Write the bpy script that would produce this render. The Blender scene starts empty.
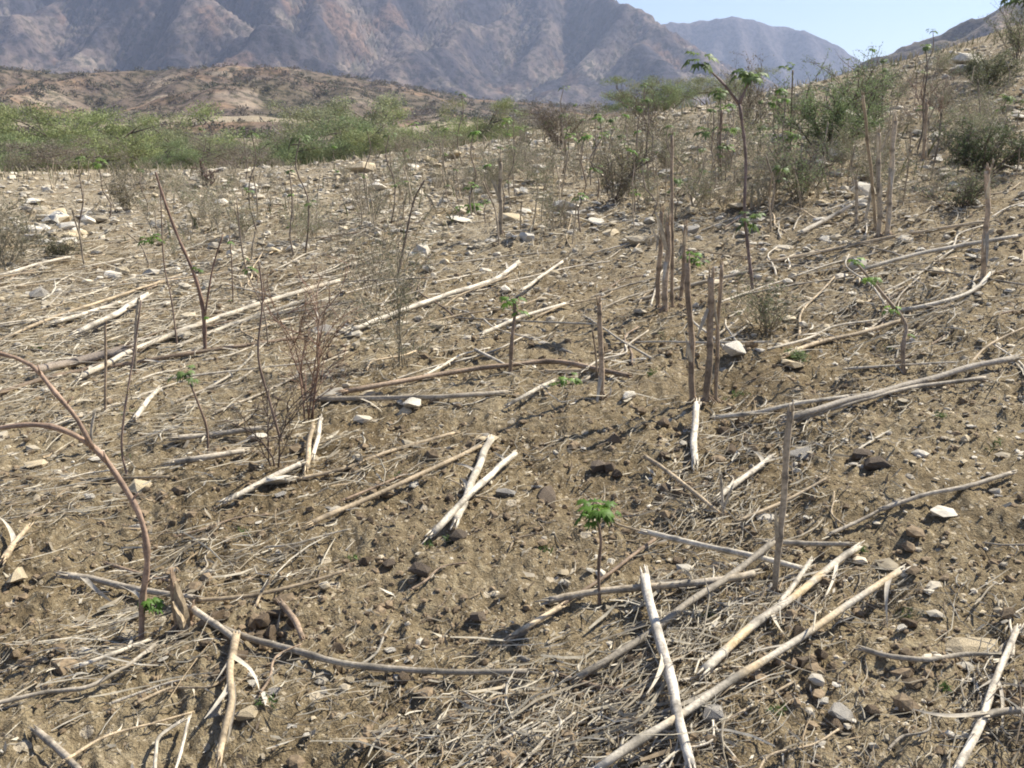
import bpy, bmesh, math, random
import numpy as np
from mathutils import Vector, Matrix
random.seed(7); RNG = np.random.default_rng(7)
R = math.radians
C = bpy.context.scene.collection
scene = bpy.context.scene

# ------------------------------------------------------------------ noise
_perm = np.random.default_rng(3).permutation(256); _perm = np.concatenate([_perm]*3)
_ga = np.random.default_rng(4).uniform(0, 2*math.pi, 256); _gx = np.cos(_ga); _gy = np.sin(_ga)
def perlin(x, y):
    x = np.asarray(x, float); y = np.asarray(y, float)
    xi = np.floor(x).astype(np.int64); yi = np.floor(y).astype(np.int64)
    xf = x-xi; yf = y-yi; xi &= 255; yi &= 255
    u = xf*xf*xf*(xf*(xf*6-15)+10); v = yf*yf*yf*(yf*(yf*6-15)+10)
    def g(ix, iy, dx, dy):
        h = _perm[_perm[ix & 255]+(iy & 255)]
        return _gx[h]*dx+_gy[h]*dy
    a = g(xi, yi, xf, yf); b = g(xi+1, yi, xf-1, yf)
    c = g(xi, yi+1, xf, yf-1); d = g(xi+1, yi+1, xf-1, yf-1)
    return ((a+(b-a)*u)*(1-v)+(c+(d-c)*u)*v)*1.5
def fbm(x, y, o=4, s=1.0, gain=.5):
    t = 0; a = 1; x = np.asarray(x, float)*s; y = np.asarray(y, float)*s
    for i in range(o):
        t = t+a*perlin(x+17.3*i, y-9.1*i); x = x*2.03; y = y*2.03; a *= gain
    return t
def sstep(a, b, x):
    t = np.clip((np.asarray(x, float)-a)/(b-a), 0, 1); return t*t*(3-2*t)

# ------------------------------------------------------------------ terrain of the field
_YK = np.array([-400, -60, 0, 9, 16, 20, 24, 32, 60, 120, 220, 3000.])
_YL = np.array([-20., -3, 0, .40, .69, .79, .64, -.1, -2.4, -2.0, 3., 12.])
_YR = np.array([-20., -3, 0, .70, 1.25, 1.52, 1.55, 1.0, -1.4, -2.0, 3., 12.])
_yy = np.linspace(-400, 3000, 34001)
def _smooth(vals):
    a = np.interp(_yy, _YK, vals); k = np.ones(31)/31
    return np.convolve(np.pad(a, 15, mode='edge'), k, 'valid')
_tL = _smooth(_YL); _tR = _smooth(_YR)
def Hs(x, y):                       # smooth shape of the field
    x = np.asarray(x, float); y = np.asarray(y, float)
    t = sstep(-6, 2.5, x)
    h = np.interp(y, _yy, _tL)*(1-t)+np.interp(y, _yy, _tR)*t
    xp = np.log1p(np.exp(np.clip((x-.6)*1.6, -30, 30)))/1.6
    xp = np.where(x > 15, 14.4+(x-15)*np.exp(-(np.clip(x, 15, 999)-15)/30), xp)
    side = (.122*xp+.0088*np.minimum(xp, 16)**2)*sstep(-14, 1, y)*(1-.8*sstep(21, 75, y))
    h = h+side
    h = h+.10*fbm(x, y, 2, .23)*sstep(2, 9, y)+.5*fbm(x, y, 3, .02)*sstep(60, 160, y)*4
    h = h+.16*np.exp(-((x+7.3)**2+(y-12.6)**2)/1.6)   # stone heap swell at the left
    return h
def Hm(x, y):                       # plus the hoe marks and hummocks
    return Hs(x, y)+(.035*fbm(x, y, 3, 1.15)+.02*fbm(x-4, y+9, 2, 3.1))*sstep(.5, 2, np.hypot(x, y))+.085*np.exp(-((x-1.2)**2/.05+(y-4.7)**2/.12))
def H(x, y):
    r = np.hypot(x, y); f = 1-sstep(25, 60, r)
    m = fbm(x, y, 2, 6.)*.020+np.abs(fbm(x+5, y, 3, 15.))*.024+np.abs(perlin(np.asarray(x)*38., np.asarray(y)*38.))*.006
    return Hm(x, y)+m*f
def Hz(x, y): return float(H(np.array([x]), np.array([y]))[0])

# ------------------------------------------------------------------ camera
FPX = 1005.; PITCH = R(14.2); CAM = np.array([0, 0, 1.6])
FW = np.array([0, math.cos(PITCH), -math.sin(PITCH)]); UP = np.array([0, math.sin(PITCH), math.cos(PITCH)]); RT = np.array([1., 0, 0])
def ray(px, py):
    return FW+RT*(px-512)/FPX+UP*(384-py)/FPX
_ts = np.concatenate([np.arange(1, 30, .02), np.arange(30, 150, .25)])
def P(px, py, off=0.):              # the ground point seen at a pixel
    d = ray(px, py); p = CAM[None]+_ts[:, None]*d[None]
    z = Hm(p[:, 0], p[:, 1])+.012+off; k = np.argmax(p[:, 2] < z)
    if not (p[:, 2] < z).any(): k = 900
    x, y = p[k, 0], p[k, 1]
    return Vector((x, y, Hz(x, y)))
def PT(px, py, y):                  # point seen at a pixel on the upright plane at depth y
    d = ray(px, py); t = y/d[1]
    return Vector(CAM+t*d)
def depth(p): return float(np.dot(np.array(p)-CAM, FW))
cd = bpy.data.cameras.new('camera'); cam = bpy.data.objects.new('camera', cd); C.objects.link(cam)
cam.location = CAM; cam.rotation_euler = (R(90)-PITCH, 0, 0); cd.lens = 36*FPX/1024; cd.clip_end = 9000; cd.clip_start = .05
scene.camera = cam

# ------------------------------------------------------------------ materials
def newmat(name):
    m = bpy.data.materials.new(name); m.use_nodes = True; nt = m.node_tree
    return m, nt, nt.nodes['Principled BSDF']
def N(nt, t, **k):
    n = nt.nodes.new(t)
    for a, b in k.items():
        if a.startswith('_'): n.inputs[a[1:].replace('_', ' ')].default_value = b
        else: setattr(n, a, b)
    return n
def ramp(nt, fac, stops):
    r = N(nt, 'ShaderNodeValToRGB'); e = r.color_ramp.elements
    while len(e) < len(stops): e.new(.5)
    for k, (p, c) in enumerate(stops):
        e[k].position = p; e[k].color = (*c, 1) if len(c) == 3 else c
    nt.links.new(fac, r.inputs[0]); return r.outputs[0]
def mix(nt, a, b, fac, typ='MIX'):
    m = N(nt, 'ShaderNodeMix', data_type='RGBA', blend_type=typ)
    for s, v in ((m.inputs[0], fac), (m.inputs[6], a), (m.inputs[7], b)):
        if isinstance(v, (int, float)): s.default_value = v
        elif isinstance(v, tuple): s.default_value = (*v, 1)
        else: nt.links.new(v, s)
    return m.outputs[2]
def noise(nt, co, scale, detail=4, rough=.55):
    n = N(nt, 'ShaderNodeTexNoise'); n.inputs['Scale'].default_value = scale
    n.inputs['Detail'].default_value = detail; n.inputs['Roughness'].default_value = rough
    nt.links.new(co, n.inputs['Vector']); return n.outputs[0]
def bump(nt, bs, h, dist, strength=1.):
    b = N(nt, 'ShaderNodeBump'); b.inputs['Distance'].default_value = dist; b.inputs['Strength'].default_value = strength
    nt.links.new(h, b.inputs['Height']); nt.links.new(b.outputs[0], bs.inputs['Normal'])
def vmat(name, nscale=60., lo=.65, hi=1.3, bd=.002, rough=.85, rnd=0., trans=0., objco=False):
    m, nt, bs = newmat(name)
    at = N(nt, 'ShaderNodeAttribute', attribute_name='Col')
    if objco: co = N(nt, 'ShaderNodeTexCoord').outputs['Object']
    else: co = N(nt, 'ShaderNodeNewGeometry').outputs['Position']
    n = noise(nt, co, nscale)
    c = mix(nt, at.outputs[0], ramp(nt, n, [(.3, (lo,)*3), (.7, (hi,)*3)]), 1., 'MULTIPLY')
    if rnd:
        oi = N(nt, 'ShaderNodeObjectInfo')
        c = mix(nt, c, ramp(nt, oi.outputs['Random'], [(0, (1-rnd,)*3), (1, (1+rnd, 1+rnd*.95, 1+rnd*.85))]), 1., 'MULTIPLY')
    nt.links.new(c, bs.inputs['Base Color']); bs.inputs['Roughness'].default_value = rough
    bs.inputs['Specular IOR Level'].default_value = .25
    bump(nt, bs, n, bd)
    if trans:
        tr = N(nt, 'ShaderNodeBsdfTranslucent'); nt.links.new(c, tr.inputs[0])
        ms = N(nt, 'ShaderNodeMixShader'); ms.inputs[0].default_value = trans
        nt.links.new(bs.outputs[0], ms.inputs[1]); nt.links.new(tr.outputs[0], ms.inputs[2])
        nt.links.new(ms.outputs[0], nt.nodes['Material Output'].inputs['Surface'])
    return m
M_stalk = vmat('dry_stalk', 90, .62, 1.25, .0015, .7, 0, objco=True)
M_stalkr = vmat('dry_stalk_varied', 90, .62, 1.25, .0015, .7, .22, objco=True)
M_straw = vmat('straw', 50, .75, 1.2, .0008, .8, 0, trans=.12)
M_clod = vmat('soil_clod', 70, .6, 1.3, .004, .95)
M_rock = vmat('limestone', 22, .72, 1.18, .006, .9, .15, objco=True)
M_twig = vmat('twig_bark', 120, .7, 1.2, .001, .75, 0, objco=True)
M_leaf = vmat('green_leaf', 60, .75, 1.2, .001, .5, 0, trans=.45, objco=True)
M_foliage = vmat('acacia_foliage', 3, .8, 1.15, .001, .6, 0, trans=.30, objco=True)

# ------------------------------------------------------------------ mesh helpers
def mesh_np(name, V, F, mat, cols=None, smooth=False):
    V = np.asarray(V, np.float32); F = np.asarray(F, np.int32); k = F.shape[1]
    me = bpy.data.meshes.new(name); me.vertices.add(len(V)); me.vertices.foreach_set('co', V.ravel())
    me.loops.add(F.size); me.loops.foreach_set('vertex_index', F.ravel()); me.polygons.add(len(F))
    me.polygons.foreach_set('loop_start', np.arange(0, F.size, k, dtype=np.int32))
    me.polygons.foreach_set('loop_total', np.full(len(F), k, np.int32))
    me.update(calc_edges=True)
    if cols is not None:
        a = me.color_attributes.new('Col', 'FLOAT_COLOR', 'POINT')
        cc = np.ones((len(V), 4), np.float32); cc[:, :3] = cols; a.data.foreach_set('color', cc.ravel())
    me.polygons.foreach_set('use_smooth', np.full(len(F), smooth, bool))
    me.materials.append(mat); return me
class MB:                            # collects pieces into one mesh
    def __init__(s): s.V = []; s.F = []; s.K = []; s.n = 0
    def add(s, V, F, col):
        V = np.asarray(V, float); s.V.append(V)
        c = np.asarray(col, float)
        if c.ndim == 1: c = np.tile(c, (len(V), 1))
        s.K.append(c)
        for f in F: s.F.append([int(i)+s.n for i in f])
        s.n += len(V)
    def mesh(s, name, mat, smooth=True, origin=None):
        V = np.concatenate(s.V); K = np.concatenate(s.K)
        if origin is not None: V = V-np.array(origin)
        me = bpy.data.meshes.new(name); me.from_pydata(V.tolist(), [], s.F)
        a = me.color_attributes.new('Col', 'FLOAT_COLOR', 'POINT')
        cc = np.ones((len(V), 4), np.float32); cc[:, :3] = np.clip(K, 0, 1); a.data.foreach_set('color', cc.ravel())
        me.polygons.foreach_set('use_smooth', np.full(len(me.polygons), smooth, bool))
        me.materials.append(mat); me.update(); return me
def link(name, me, parent=None, loc=None):
    o = bpy.data.objects.new(name, me); C.objects.link(o)
    if parent: o.parent = parent
    if loc is not None: o.location = loc
    return o
def tag(o, label=None, cat=None, group=None, kind=None):
    if label: o['label'] = label
    if cat: o['category'] = cat
    if group: o['group'] = group
    if kind: o['kind'] = kind
    return o
def empty(name, loc):
    o = bpy.data.objects.new(name, None); C.objects.link(o); o.location = loc; o.empty_display_size = .1; return o
def copy_tree(o, parent=None):
    c = o.copy(); C.objects.link(c)
    if parent: c.parent = parent
    for ch in list(o.children): copy_tree(ch, c)
    return c
def spline(pts, step):
    pts = [Vector(p) for p in pts]
    if len(pts) == 2:
        n = max(2, int((pts[1]-pts[0]).length/step)+1)
        return [pts[0].lerp(pts[1], i/(n-1)) for i in range(n)]
    out = []; q = [pts[0]*2-pts[1]]+pts+[pts[-1]*2-pts[-2]]
    for i in range(1, len(q)-2):
        a, b, c, d = q[i-1:i+3]; n = max(1, int((c-b).length/step))
        for k in range(n):
            t = k/n; out.append(.5*((2*b)+(c-a)*t+(2*a-5*b+4*c-d)*t*t+(3*b-a-3*c+d)*t**3))
    out.append(pts[-1]); return out
def tube(mb, pts, r, col, sides=6, cap=True, colf=None):
    n = len(pts); pts = [Vector(p) for p in pts]
    rr = r if hasattr(r, '__len__') else [r]*n
    up = Vector((.13, .21, .97)); V = []; Kc = []
    for i, p in enumerate(pts):
        t = (pts[min(i+1, n-1)]-pts[max(i-1, 0)])
        t = t.normalized() if t.length > 1e-9 else Vector((0, 0, 1))
        a = t.cross(up)
        if a.length < .15: a = t.cross(Vector((1, 0, 0)))
        a.normalize(); b = t.cross(a)
        for k in range(sides):
            an = 2*math.pi*k/sides; V.append(p+a*math.cos(an)*rr[i]+b*math.sin(an)*rr[i])
            Kc.append(col if colf is None else colf(i, k))
    F = [(i*sides+k, i*sides+(k+1) % sides, (i+1)*sides+(k+1) % sides, (i+1)*sides+k) for i in range(n-1) for k in range(sides)]
    if cap: F += [tuple(range(sides))[::-1], tuple((n-1)*sides+k for k in range(sides))]
    mb.add([tuple(v) for v in V], F, Kc)

# ------------------------------------------------------------------ colours (real base colours)
PALE = np.array((.58, .515, .40)); TAN = np.array((.46, .36, .23)); GREY = np.array((.40, .345, .26))
BROWN = np.array((.23, .165, .11)); OCHRE = np.array((.62, .42, .17)); REDB = np.array((.30, .17, .11))
def stalk_mesh(mb, pts, r0, r1, base, ends=True, stain=.0, rnd=random, node=.17):
    """one maize stalk: joints, split frayed ends, blotches"""
    L = sum((Vector(pts[i+1])-Vector(pts[i])).length for i in range(len(pts)-1))
    step = max(.012, min(.05, L/30)); sp = spline(pts, step); n = len(sp)
    s = 0; S = [0]
    for i in range(1, n): s += (sp[i]-sp[i-1]).length; S.append(s)
    off = rnd.random()*node; rr = []; nd = []
    seed = rnd.random()*100
    for i in range(n):
        t = S[i]/max(S[-1], 1e-6); r = r0*(1-t)+r1*t
        q = ((S[i]+off) % node); dn = min(q, node-q)
        b = math.exp(-(dn/.011)**2); nd.append(b)
        rr.append(r*(1+.22*b-.10*(1-b)*math.cos(q/node*2*math.pi)*.5)*(1+.10*float(perlin(S[i]*11+seed, seed))))
    base = np.array(base)
    blot = [float(fbm(np.array([S[i]*5+seed]), np.array([seed*2.]), 3)[0]) for i in range(n)]
    def cf(i, k):
        st = math.sin(k*12.9898+seed*78.2)*.17
        c = base*(1+.40*blot[i]+st)
        dk = max(0., blot[(i*3+k*7) % n]-.15)*1.6
        c = c*(1-min(.6, dk))+np.array((.27, .22, .16))*min(.6, dk)
        c = c*(1-.55*nd[i])
        if stain and blot[i] > .12: c = c*(1-stain)+OCHRE*stain
        return c
    wob = [Vector((.8*rr[i]*float(perlin(S[i]*4+seed, 3.)), .8*rr[i]*float(perlin(S[i]*4, seed)), 0)) for i in range(n)]
    tube(mb, [sp[i]+wob[i] for i in range(n)], rr, base, 8, True, cf)
    if ends:                         # splinters at the ends
        for e, d, r in ((sp[0], (sp[0]-sp[1]).normalized(), r0), (sp[-1], (sp[-1]-sp[-2]).normalized(), r1)):
            side = d.cross(Vector((0, 0, 1)));
            side = side.normalized() if side.length > .1 else Vector((1, 0, 0))
            up = side.cross(d)
            for k in range(5):
                o = side*math.cos(k*1.3)*r*.7+up*math.sin(k*1.3)*r*.7
                l = r*rnd.uniform(1., 4.5)
                tube(mb, [e+o-d*r, e+o*1.05+d*l*.5, e+o*1.15+d*l], [r*.35, r*.28, r*.08], base*rnd.uniform(.75, 1.1), 4)
def sheath(mb, p, d, L, w, col, rnd=random):
    """a dry curled leaf strip peeling off"""
    d = Vector(d).normalized(); s = d.cross(Vector((0, 0, 1)))
    s = s.normalized() if s.length > .1 else Vector((1, 0, 0))
    n = 7; V = []; bend = rnd.uniform(-.8, .8); tw = rnd.uniform(-1, 1)
    q = Vector(p); dd = d.copy()
    for i in range(n+1):
        t = i/n; ww = w*(1-t)**.6*.5+.0008; a = tw*t*2
        nn = dd.cross(s)
        e = (s*math.cos(a)+nn*math.sin(a))*ww
        V += [q-e, q+nn*ww*.35, q+e]
        dd = (Matrix.Rotation(bend/n*rnd.uniform(.3, 1.6), 3, Vector((0, 0, 1)))@dd); dd.z += rnd.uniform(-.10, .06); dd.normalize()
        q = q+dd*L/n
    F = []
    for i in range(n):
        a = i*3; F += [(a, a+1, a+4, a+3), (a+1, a+2, a+5, a+4)]
    mb.add([tuple(v) for v in V], F, np.array(col)*rnd.uniform(.8, 1.15))

# ------------------------------------------------------------------ ground sheet
def build_ground():
    rs = [0.35]
    while rs[-1] < 2700: rs.append(rs[-1]*(1.0078 if rs[-1] < 30 else 1.02))
    rs = np.array(rs)
    th = np.concatenate([np.arange(-48, 48, .15), np.arange(48, 312, 2.)])
    A = np.radians(th); nr, na = len(rs), len(th)
    X = (rs[:, None]*np.sin(A)[None]).ravel(); Y = (rs[:, None]*np.cos(A)[None]).ravel()
    Z = H(X, Y)
    V = np.stack([X, Y, Z], 1)
    i = np.arange(nr-1)[:, None]*na; j = np.arange(na)[None]; j2 = (j+1) % na
    F = np.stack([(i+j).ravel(), (i+j+0*j2).ravel()*0+(i+j2).ravel(), (i+na+j2).ravel(), (i+na+j).ravel()], 1)
    F = F[:, ::-1]
    m, nt, bs = newmat('dry_soil'); pos = N(nt, 'ShaderNodeNewGeometry').outputs['Position']
    nA = noise(nt, pos, 1.3, 6, .6); nB = noise(nt, pos, 26, 6, .65); nC = noise(nt, pos, .12, 4, .6); nD = noise(nt, pos, 150, 3, .6)
    c1 = ramp(nt, nB, [(.30, (.120, .090, .057)), (.48, (.200, .155, .103)), (.62, (.265, .213, .148)), (.78, (.37, .315, .23))])
    c2 = ramp(nt, nA, [(.3, (.85, .82, .78)), (.7, (1.12, 1.12, 1.10))])
    c = mix(nt, c1, c2, 1., 'MULTIPLY')
    c = mix(nt, c, (1.10, 1.13, 1.03), 1., 'MULTIPLY')
    c = mix(nt, c, ramp(nt, noise(nt, pos, .55, 5, .6), [(.38, (.80, .77, .72)), (.50, (1, 1, 1)), (.62, (1.14, 1.16, 1.20))]), 1., 'MULTIPLY')
    sx = N(nt, 'ShaderNodeSeparateXYZ'); nt.links.new(pos, sx.inputs[0])
    mr = N(nt, 'ShaderNodeMapRange'); nt.links.new(sx.outputs[1], mr.inputs[0]); mr.inputs[1].default_value = 5.; mr.inputs[2].default_value = 13.; mr.inputs[3].default_value = 0.; mr.inputs[4].default_value = .8
    pm = N(nt, 'ShaderNodeMath', operation='MULTIPLY'); nt.links.new(mr.outputs[0], pm.inputs[0]); nt.links.new(ramp(nt, noise(nt, pos, 2.2, 6, .7), [(.40, (0, 0, 0)), (.60, (1, 1, 1))]), pm.inputs[1])
    c = mix(nt, c, (.36, .315, .235), pm.outputs[0])
    c = mix(nt, c, ramp(nt, nD, [(.3, (.72, .72, .72)), (.7, (1.3, 1.28, 1.24))]), 1., 'MULTIPLY')
    c = mix(nt, c, ramp(nt, nC, [(.35, (.88, .88, .90)), (.65, (1.08, 1.06, 1.04))]), 1., 'MULTIPLY')
    for sc, thr, col in ((38., .86, (.42, .35, .24)), (85., .80, (.40, .335, .23)), (16., .94, (.46, .39, .28))):
        v = N(nt, 'ShaderNodeTexVoronoi'); v.inputs['Scale'].default_value = sc; nt.links.new(pos, v.inputs['Vector'])
        sep = N(nt, 'ShaderNodeSeparateColor'); nt.links.new(v.outputs['Color'], sep.inputs[0])
        gt = N(nt, 'ShaderNodeMath', operation='GREATER_THAN'); nt.links.new(sep.outputs[0], gt.inputs[0]); gt.inputs[1].default_value = thr
        lt = N(nt, 'ShaderNodeMath', operation='LESS_THAN'); nt.links.new(v.outputs['Distance'], lt.inputs[0]); lt.inputs[1].default_value = .34
        mm = N(nt, 'ShaderNodeMath', operation='MULTIPLY'); nt.links.new(gt.outputs[0], mm.inputs[0]); nt.links.new(lt.outputs[0], mm.inputs[1])
        c = mix(nt, c, col, mm.outputs[0])
    nt.links.new(c, bs.inputs['Base Color']); bs.inputs['Roughness'].default_value = .95; bs.inputs['Specular IOR Level'].default_value = .15
    ad = N(nt, 'ShaderNodeMath', operation='MULTIPLY_ADD'); nt.links.new(nD, ad.inputs[0]); ad.inputs[1].default_value = .35; nt.links.new(nB, ad.inputs[2])
    bump(nt, bs, ad.outputs[0], .03, .9)
    o = link('ground', mesh_np('ground', V, F, m, smooth=True)); o['kind'] = 'structure'
build_ground()

# ------------------------------------------------------------------ eroded mountains
def erode(h, dx, U, it, Kk, m=.45, D=.12):
    ny, nx = h.shape; n = nx*ny
    fixed = np.zeros((ny, nx), bool); fixed[0] = True; fixed[:, 0] = True; fixed[:, -1] = True; fixed[-1] = True
    off = [(-1, -1), (-1, 0), (-1, 1), (0, -1), (0, 1), (1, -1), (1, 0), (1, 1)]
    idx = np.arange(n).reshape(ny, nx)
    for q in range(it):
        h = np.where(fixed, h, h+U)
        best = np.zeros((ny, nx)); rc = idx.copy(); ds = np.ones((ny, nx))
        hp = np.pad(h, 1, mode='edge'); ip = np.pad(idx, 1, mode='edge')
        for oy, ox in off:
            l = math.hypot(oy, ox); s = (h-hp[1+oy:1+oy+ny, 1+ox:1+ox+nx])/l
            w = s > best; best = np.where(w, s, best); rc = np.where(w, ip[1+oy:1+oy+ny, 1+ox:1+ox+nx], rc); ds = np.where(w, l, ds)
        order = np.argsort(h.ravel()).tolist(); rl = rc.ravel().tolist(); A = [1.]*n
        for i in reversed(order):
            j = rl[i]
            if j != i: A[j] += A[i]
        An = np.array(A).reshape(ny, nx); f = (Kk*An**m/ds).ravel().tolist(); hl = h.ravel().tolist()
        fx = fixed.ravel().tolist()
        for i in order:
            j = rl[i]
            if j != i and not fx[i]: hl[i] = (hl[i]+f[i]*hl[j])/(1+f[i])
        h = np.array(hl).reshape(ny, nx)
        hp = np.pad(h, 1, mode='edge')
        lap = hp[:-2, 1:-1]+hp[2:, 1:-1]+hp[1:-1, :-2]+hp[1:-1, 2:]-4*h
        h = np.where(fixed, h, h+D*lap)
    return h, An
def upsample(a, k):
    ny, nx = a.shape
    def ax(arr, n):
        x = np.linspace(0, n-1, (n-1)*k+1); i = np.clip(np.floor(x).astype(int), 0, n-2); t = x-i
        i0 = np.clip(i-1, 0, n-1); i3 = np.clip(i+2, 0, n-1)
        a_, b, c, d = arr[i0], arr[i], arr[i+1], arr[i3]; t = t[:, None]
        return .5*((2*b)+(c-a_)*t+(2*a_-5*b+4*c-d)*t*t+(3*b-a_-3*c+d)*t**3)
    return ax(ax(a, ny).T, nx).T
def pix_el(px, py):                  # azimuth and slope of the sight line through a pixel
    d = ray(px, py); return math.atan2(d[0], d[1]), d[2]/math.hypot(d[0], d[1])
def match_sky(X, Y, Z, targets, strength=1.):
    az = np.arctan2(X, Y); el = (Z-1.6)/np.hypot(X, Y)
    bins = np.radians(np.arange(-60, 60.1, .5)); mx = np.full(len(bins), np.nan)
    b = np.digitize(az, bins)-1
    for k in range(len(bins)):
        s = el[b == k]
        if s.size: mx[k] = s.max()
    ta = [pix_el(*t) for t in targets]
    tv = np.interp(bins, [t[0] for t in ta], [t[1] for t in ta])
    f = np.where(np.isnan(mx) | (mx < .002), 1, tv/np.where(np.isnan(mx) | (mx < .002), 1, mx)); f = np.clip(f, .15, 5)
    f = np.convolve(np.pad(f, 2, mode='edge'), [.1, .2, .4, .2, .1], 'valid')
    return Z*(1+(np.interp(az, bins, f)-1)*strength)
def build_range(name, x0, x1, y0, y1, dx, env, it, Kk, D, targets, k, rough, mat, colf, base=0., cut=0.):
    xs = np.arange(x0, x1+dx, dx); ys = np.arange(y0, y1+dx, dx); X, Y = np.meshgrid(xs, ys)
    E = env(X, Y); h0 = E*.35+(fbm(X, Y, 5, 1/(dx*30)))*E*.12+.002*(Y-y0)+np.random.default_rng(5).random(X.shape)*.3
    h, A = erode(h0, dx, E/it, it, Kk, D=D)
    h = h/np.percentile(h, 99.7)*E.max()
    X = upsample(X, k); Y = upsample(Y, k); h = upsample(h, k); A = upsample(np.log(A), k)
    h = h+fbm(X, Y, 4, 1/(dx*2.5))*rough
    for q in range(3): h = match_sky(X, Y, h, targets)
    edge = np.minimum(np.minimum(X-x0, x1-X), Y-y0)/(dx*4)
    h = h+base*sstep(0, 1, edge)-6*(1-sstep(0, 1, edge))
    ny, nx = X.shape; i = np.arange(ny-1)[:, None]*nx+np.arange(nx-1)[None]; i = i.ravel()
    F = np.stack([i, i+1, i+nx+1, i+nx], 1)
    gy, gx = np.gradient(h, dx/k)
    V = np.stack([X.ravel(), Y.ravel(), h.ravel()], 1)
    cols = colf(X, Y, h, A, gx, gy).reshape(-1, 3)
    o = link(name, mesh_np(name, V, F, mat, cols, smooth=True)); o['kind'] = 'structure'
    return X, Y, h, o
def mountmat(name, s, bd, sc2):
    m, nt, bs = newmat(name); at = N(nt, 'ShaderNodeAttribute', attribute_name='Col'); pos = N(nt, 'ShaderNodeNewGeometry').outputs['Position']
    n1 = noise(nt, pos, s, 8, .68); n2 = noise(nt, pos, sc2, 5, .7)
    c = mix(nt, at.outputs[0], ramp(nt, n1, [(.3, (.58, .58, .64)), (.7, (1.45, 1.38, 1.28))]), 1., 'MULTIPLY')
    c = mix(nt, c, ramp(nt, n2, [(.42, (.36, .40, .36)), (.52, (1, 1, 1)), (.66, (1.15, 1.12, 1.08))]), 1., 'MULTIPLY')
    nt.links.new(c, bs.inputs['Base Color']); bs.inputs['Roughness'].default_value = 1; bs.inputs['Specular IOR Level'].default_value = .05
    bump(nt, bs, n1, bd, 1.); return m
def lerp(a, b, t): return a*(1-t[..., None])+np.array(b)*t[..., None]
def col_main(X, Y, h, A, gx, gy):
    c = np.tile(np.array((.084, .070, .068)), X.shape+(1,))
    g = fbm(X, Y, 5, 1/95., .62)*1.25
    c = lerp(c, (.150, .122, .104), sstep(.0, .45, g))
    c = lerp(c, (.046, .044, .054), sstep(.05, .4, -g)*.9)
    c = lerp(c, (.17, .105, .068), sstep(.35, .6, fbm(X+900, Y, 4, 1/70.))*.6)         # ochre scree
    c = lerp(c, (.24, .205, .165), sstep(.30, .55, fbm(X, Y+700, 5, 1/55.)+.25*sstep(-250, -600, X)-.5*sstep(40, 130, h))*.8)   # pale scars low down
    c = lerp(c, (.065, .072, .045), sstep(2.6, 4.5, A)*.55)                               # scrub in the gullies
    return c
M_mtn = mountmat('mountain_slope', .035, 5., .12); M_foot = mountmat('foothill_soil', .10, 1.6, .32); M_hill = mountmat('hill_soil', .10, 1.5, .35)
def env_main(X, Y):
    top = 300*(1-.9*sstep(60, 520, X))*(1+.25*np.sin(X/110.+Y/190.)); f = np.clip((Y-700)/700, 0, 1)**1.35
    return np.maximum(top*np.minimum(f, 1)+fbm(X, Y, 3, 1/200.)*120*f**.5*(1-f*.5), .5)*sstep(-1250, -1050, X)
build_range('mountain', -1250, 720, 700, 1500, 7., env_main, 24, .48, .26,
    [(-300, -60), (200, -62), (400, -50), (520, -35), (575, -16), (618, 0), (650, 15), (690, 45), (730, 66), (775, 84), (830, 104), (1100, 120)], 2, 3.0, M_mtn, col_main)
def col_far(X, Y, h, A, gx, gy):
    c = np.tile(np.array((.080, .070, .078)), X.shape+(1,)); c = lerp(c, (.12, .09, .075), sstep(.0, .6, fbm(X, Y, 4, 1/260.))*.8)
    return lerp(c, (.10, .10, .085), sstep(2.6, 4.5, A)*.5)
build_range('distant_mountain', 0, 1500, 1650, 2400, 10., lambda X, Y: np.maximum(250*sstep(1650, 2150, Y)*(1-.3*sstep(2200, 2400, Y))+fbm(X, Y, 3, 1/300.)*40, 1), 18, .4, .22,
    [(500, 60), (600, 32), (655, 23), (700, 20), (742, 16), (765, 25), (792, 28), (822, 38), (850, 54), (880, 72), (1000, 90), (1200, 80)], 2, 3., M_mtn, col_far)
def col_hill(X, Y, h, A, gx, gy):
    c = np.tile(np.array((.095, .085, .072)), X.shape+(1,)); g = fbm(X, Y, 4, 1/60.)
    c = lerp(c, (.25, .20, .15), sstep(0, .5, g)); return lerp(c, (.075, .08, .045), sstep(.1, .6, -g)*.8)
build_range('hill', 60, 640, 240, 640, 5., lambda X, Y: np.maximum(110*sstep(240, 560, Y)*sstep(60, 420, X)+fbm(X, Y, 3, 1/90.)*12, .3), 16, .4, .12,
    [(600, 125), (700, 112), (800, 92), (835, 73), (860, 60), (885, 52), (920, 38), (960, 21), (1000, 4), (1024, -8), (1300, -70)], 2, 1.2, M_hill, col_hill)
def col_foot(X, Y, h, A, gx, gy):
    c = np.tile(np.array((.155, .125, .098)), X.shape+(1,)); g = fbm(X, Y, 4, 1/38.)
    c = lerp(c, (.215, .155, .105), sstep(.1, .5, g)); c = lerp(c, (.28, .235, .18), sstep(.3, .55, fbm(X+300, Y, 5, 1/22.))*.9)
    return lerp(c, (.115, .10, .07), sstep(.0, .5, -g)*.8)
FX, FY, FH, FO = build_range('foothills', -420, 260, 95, 470, 4., lambda X, Y: np.maximum(34*sstep(95, 420, Y)*(1-.6*sstep(-60, 180, X))+fbm(X, Y, 4, 1/60.)*9, .2), 16, .35, .10,
    [(-200, 68), (0, 68), (60, 73), (150, 70), (230, 66), (290, 68), (340, 77), (400, 86), (480, 100), (560, 104), (640, 112), (760, 120), (1000, 128)], 2, 1.3, M_foot, col_foot)

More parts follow.
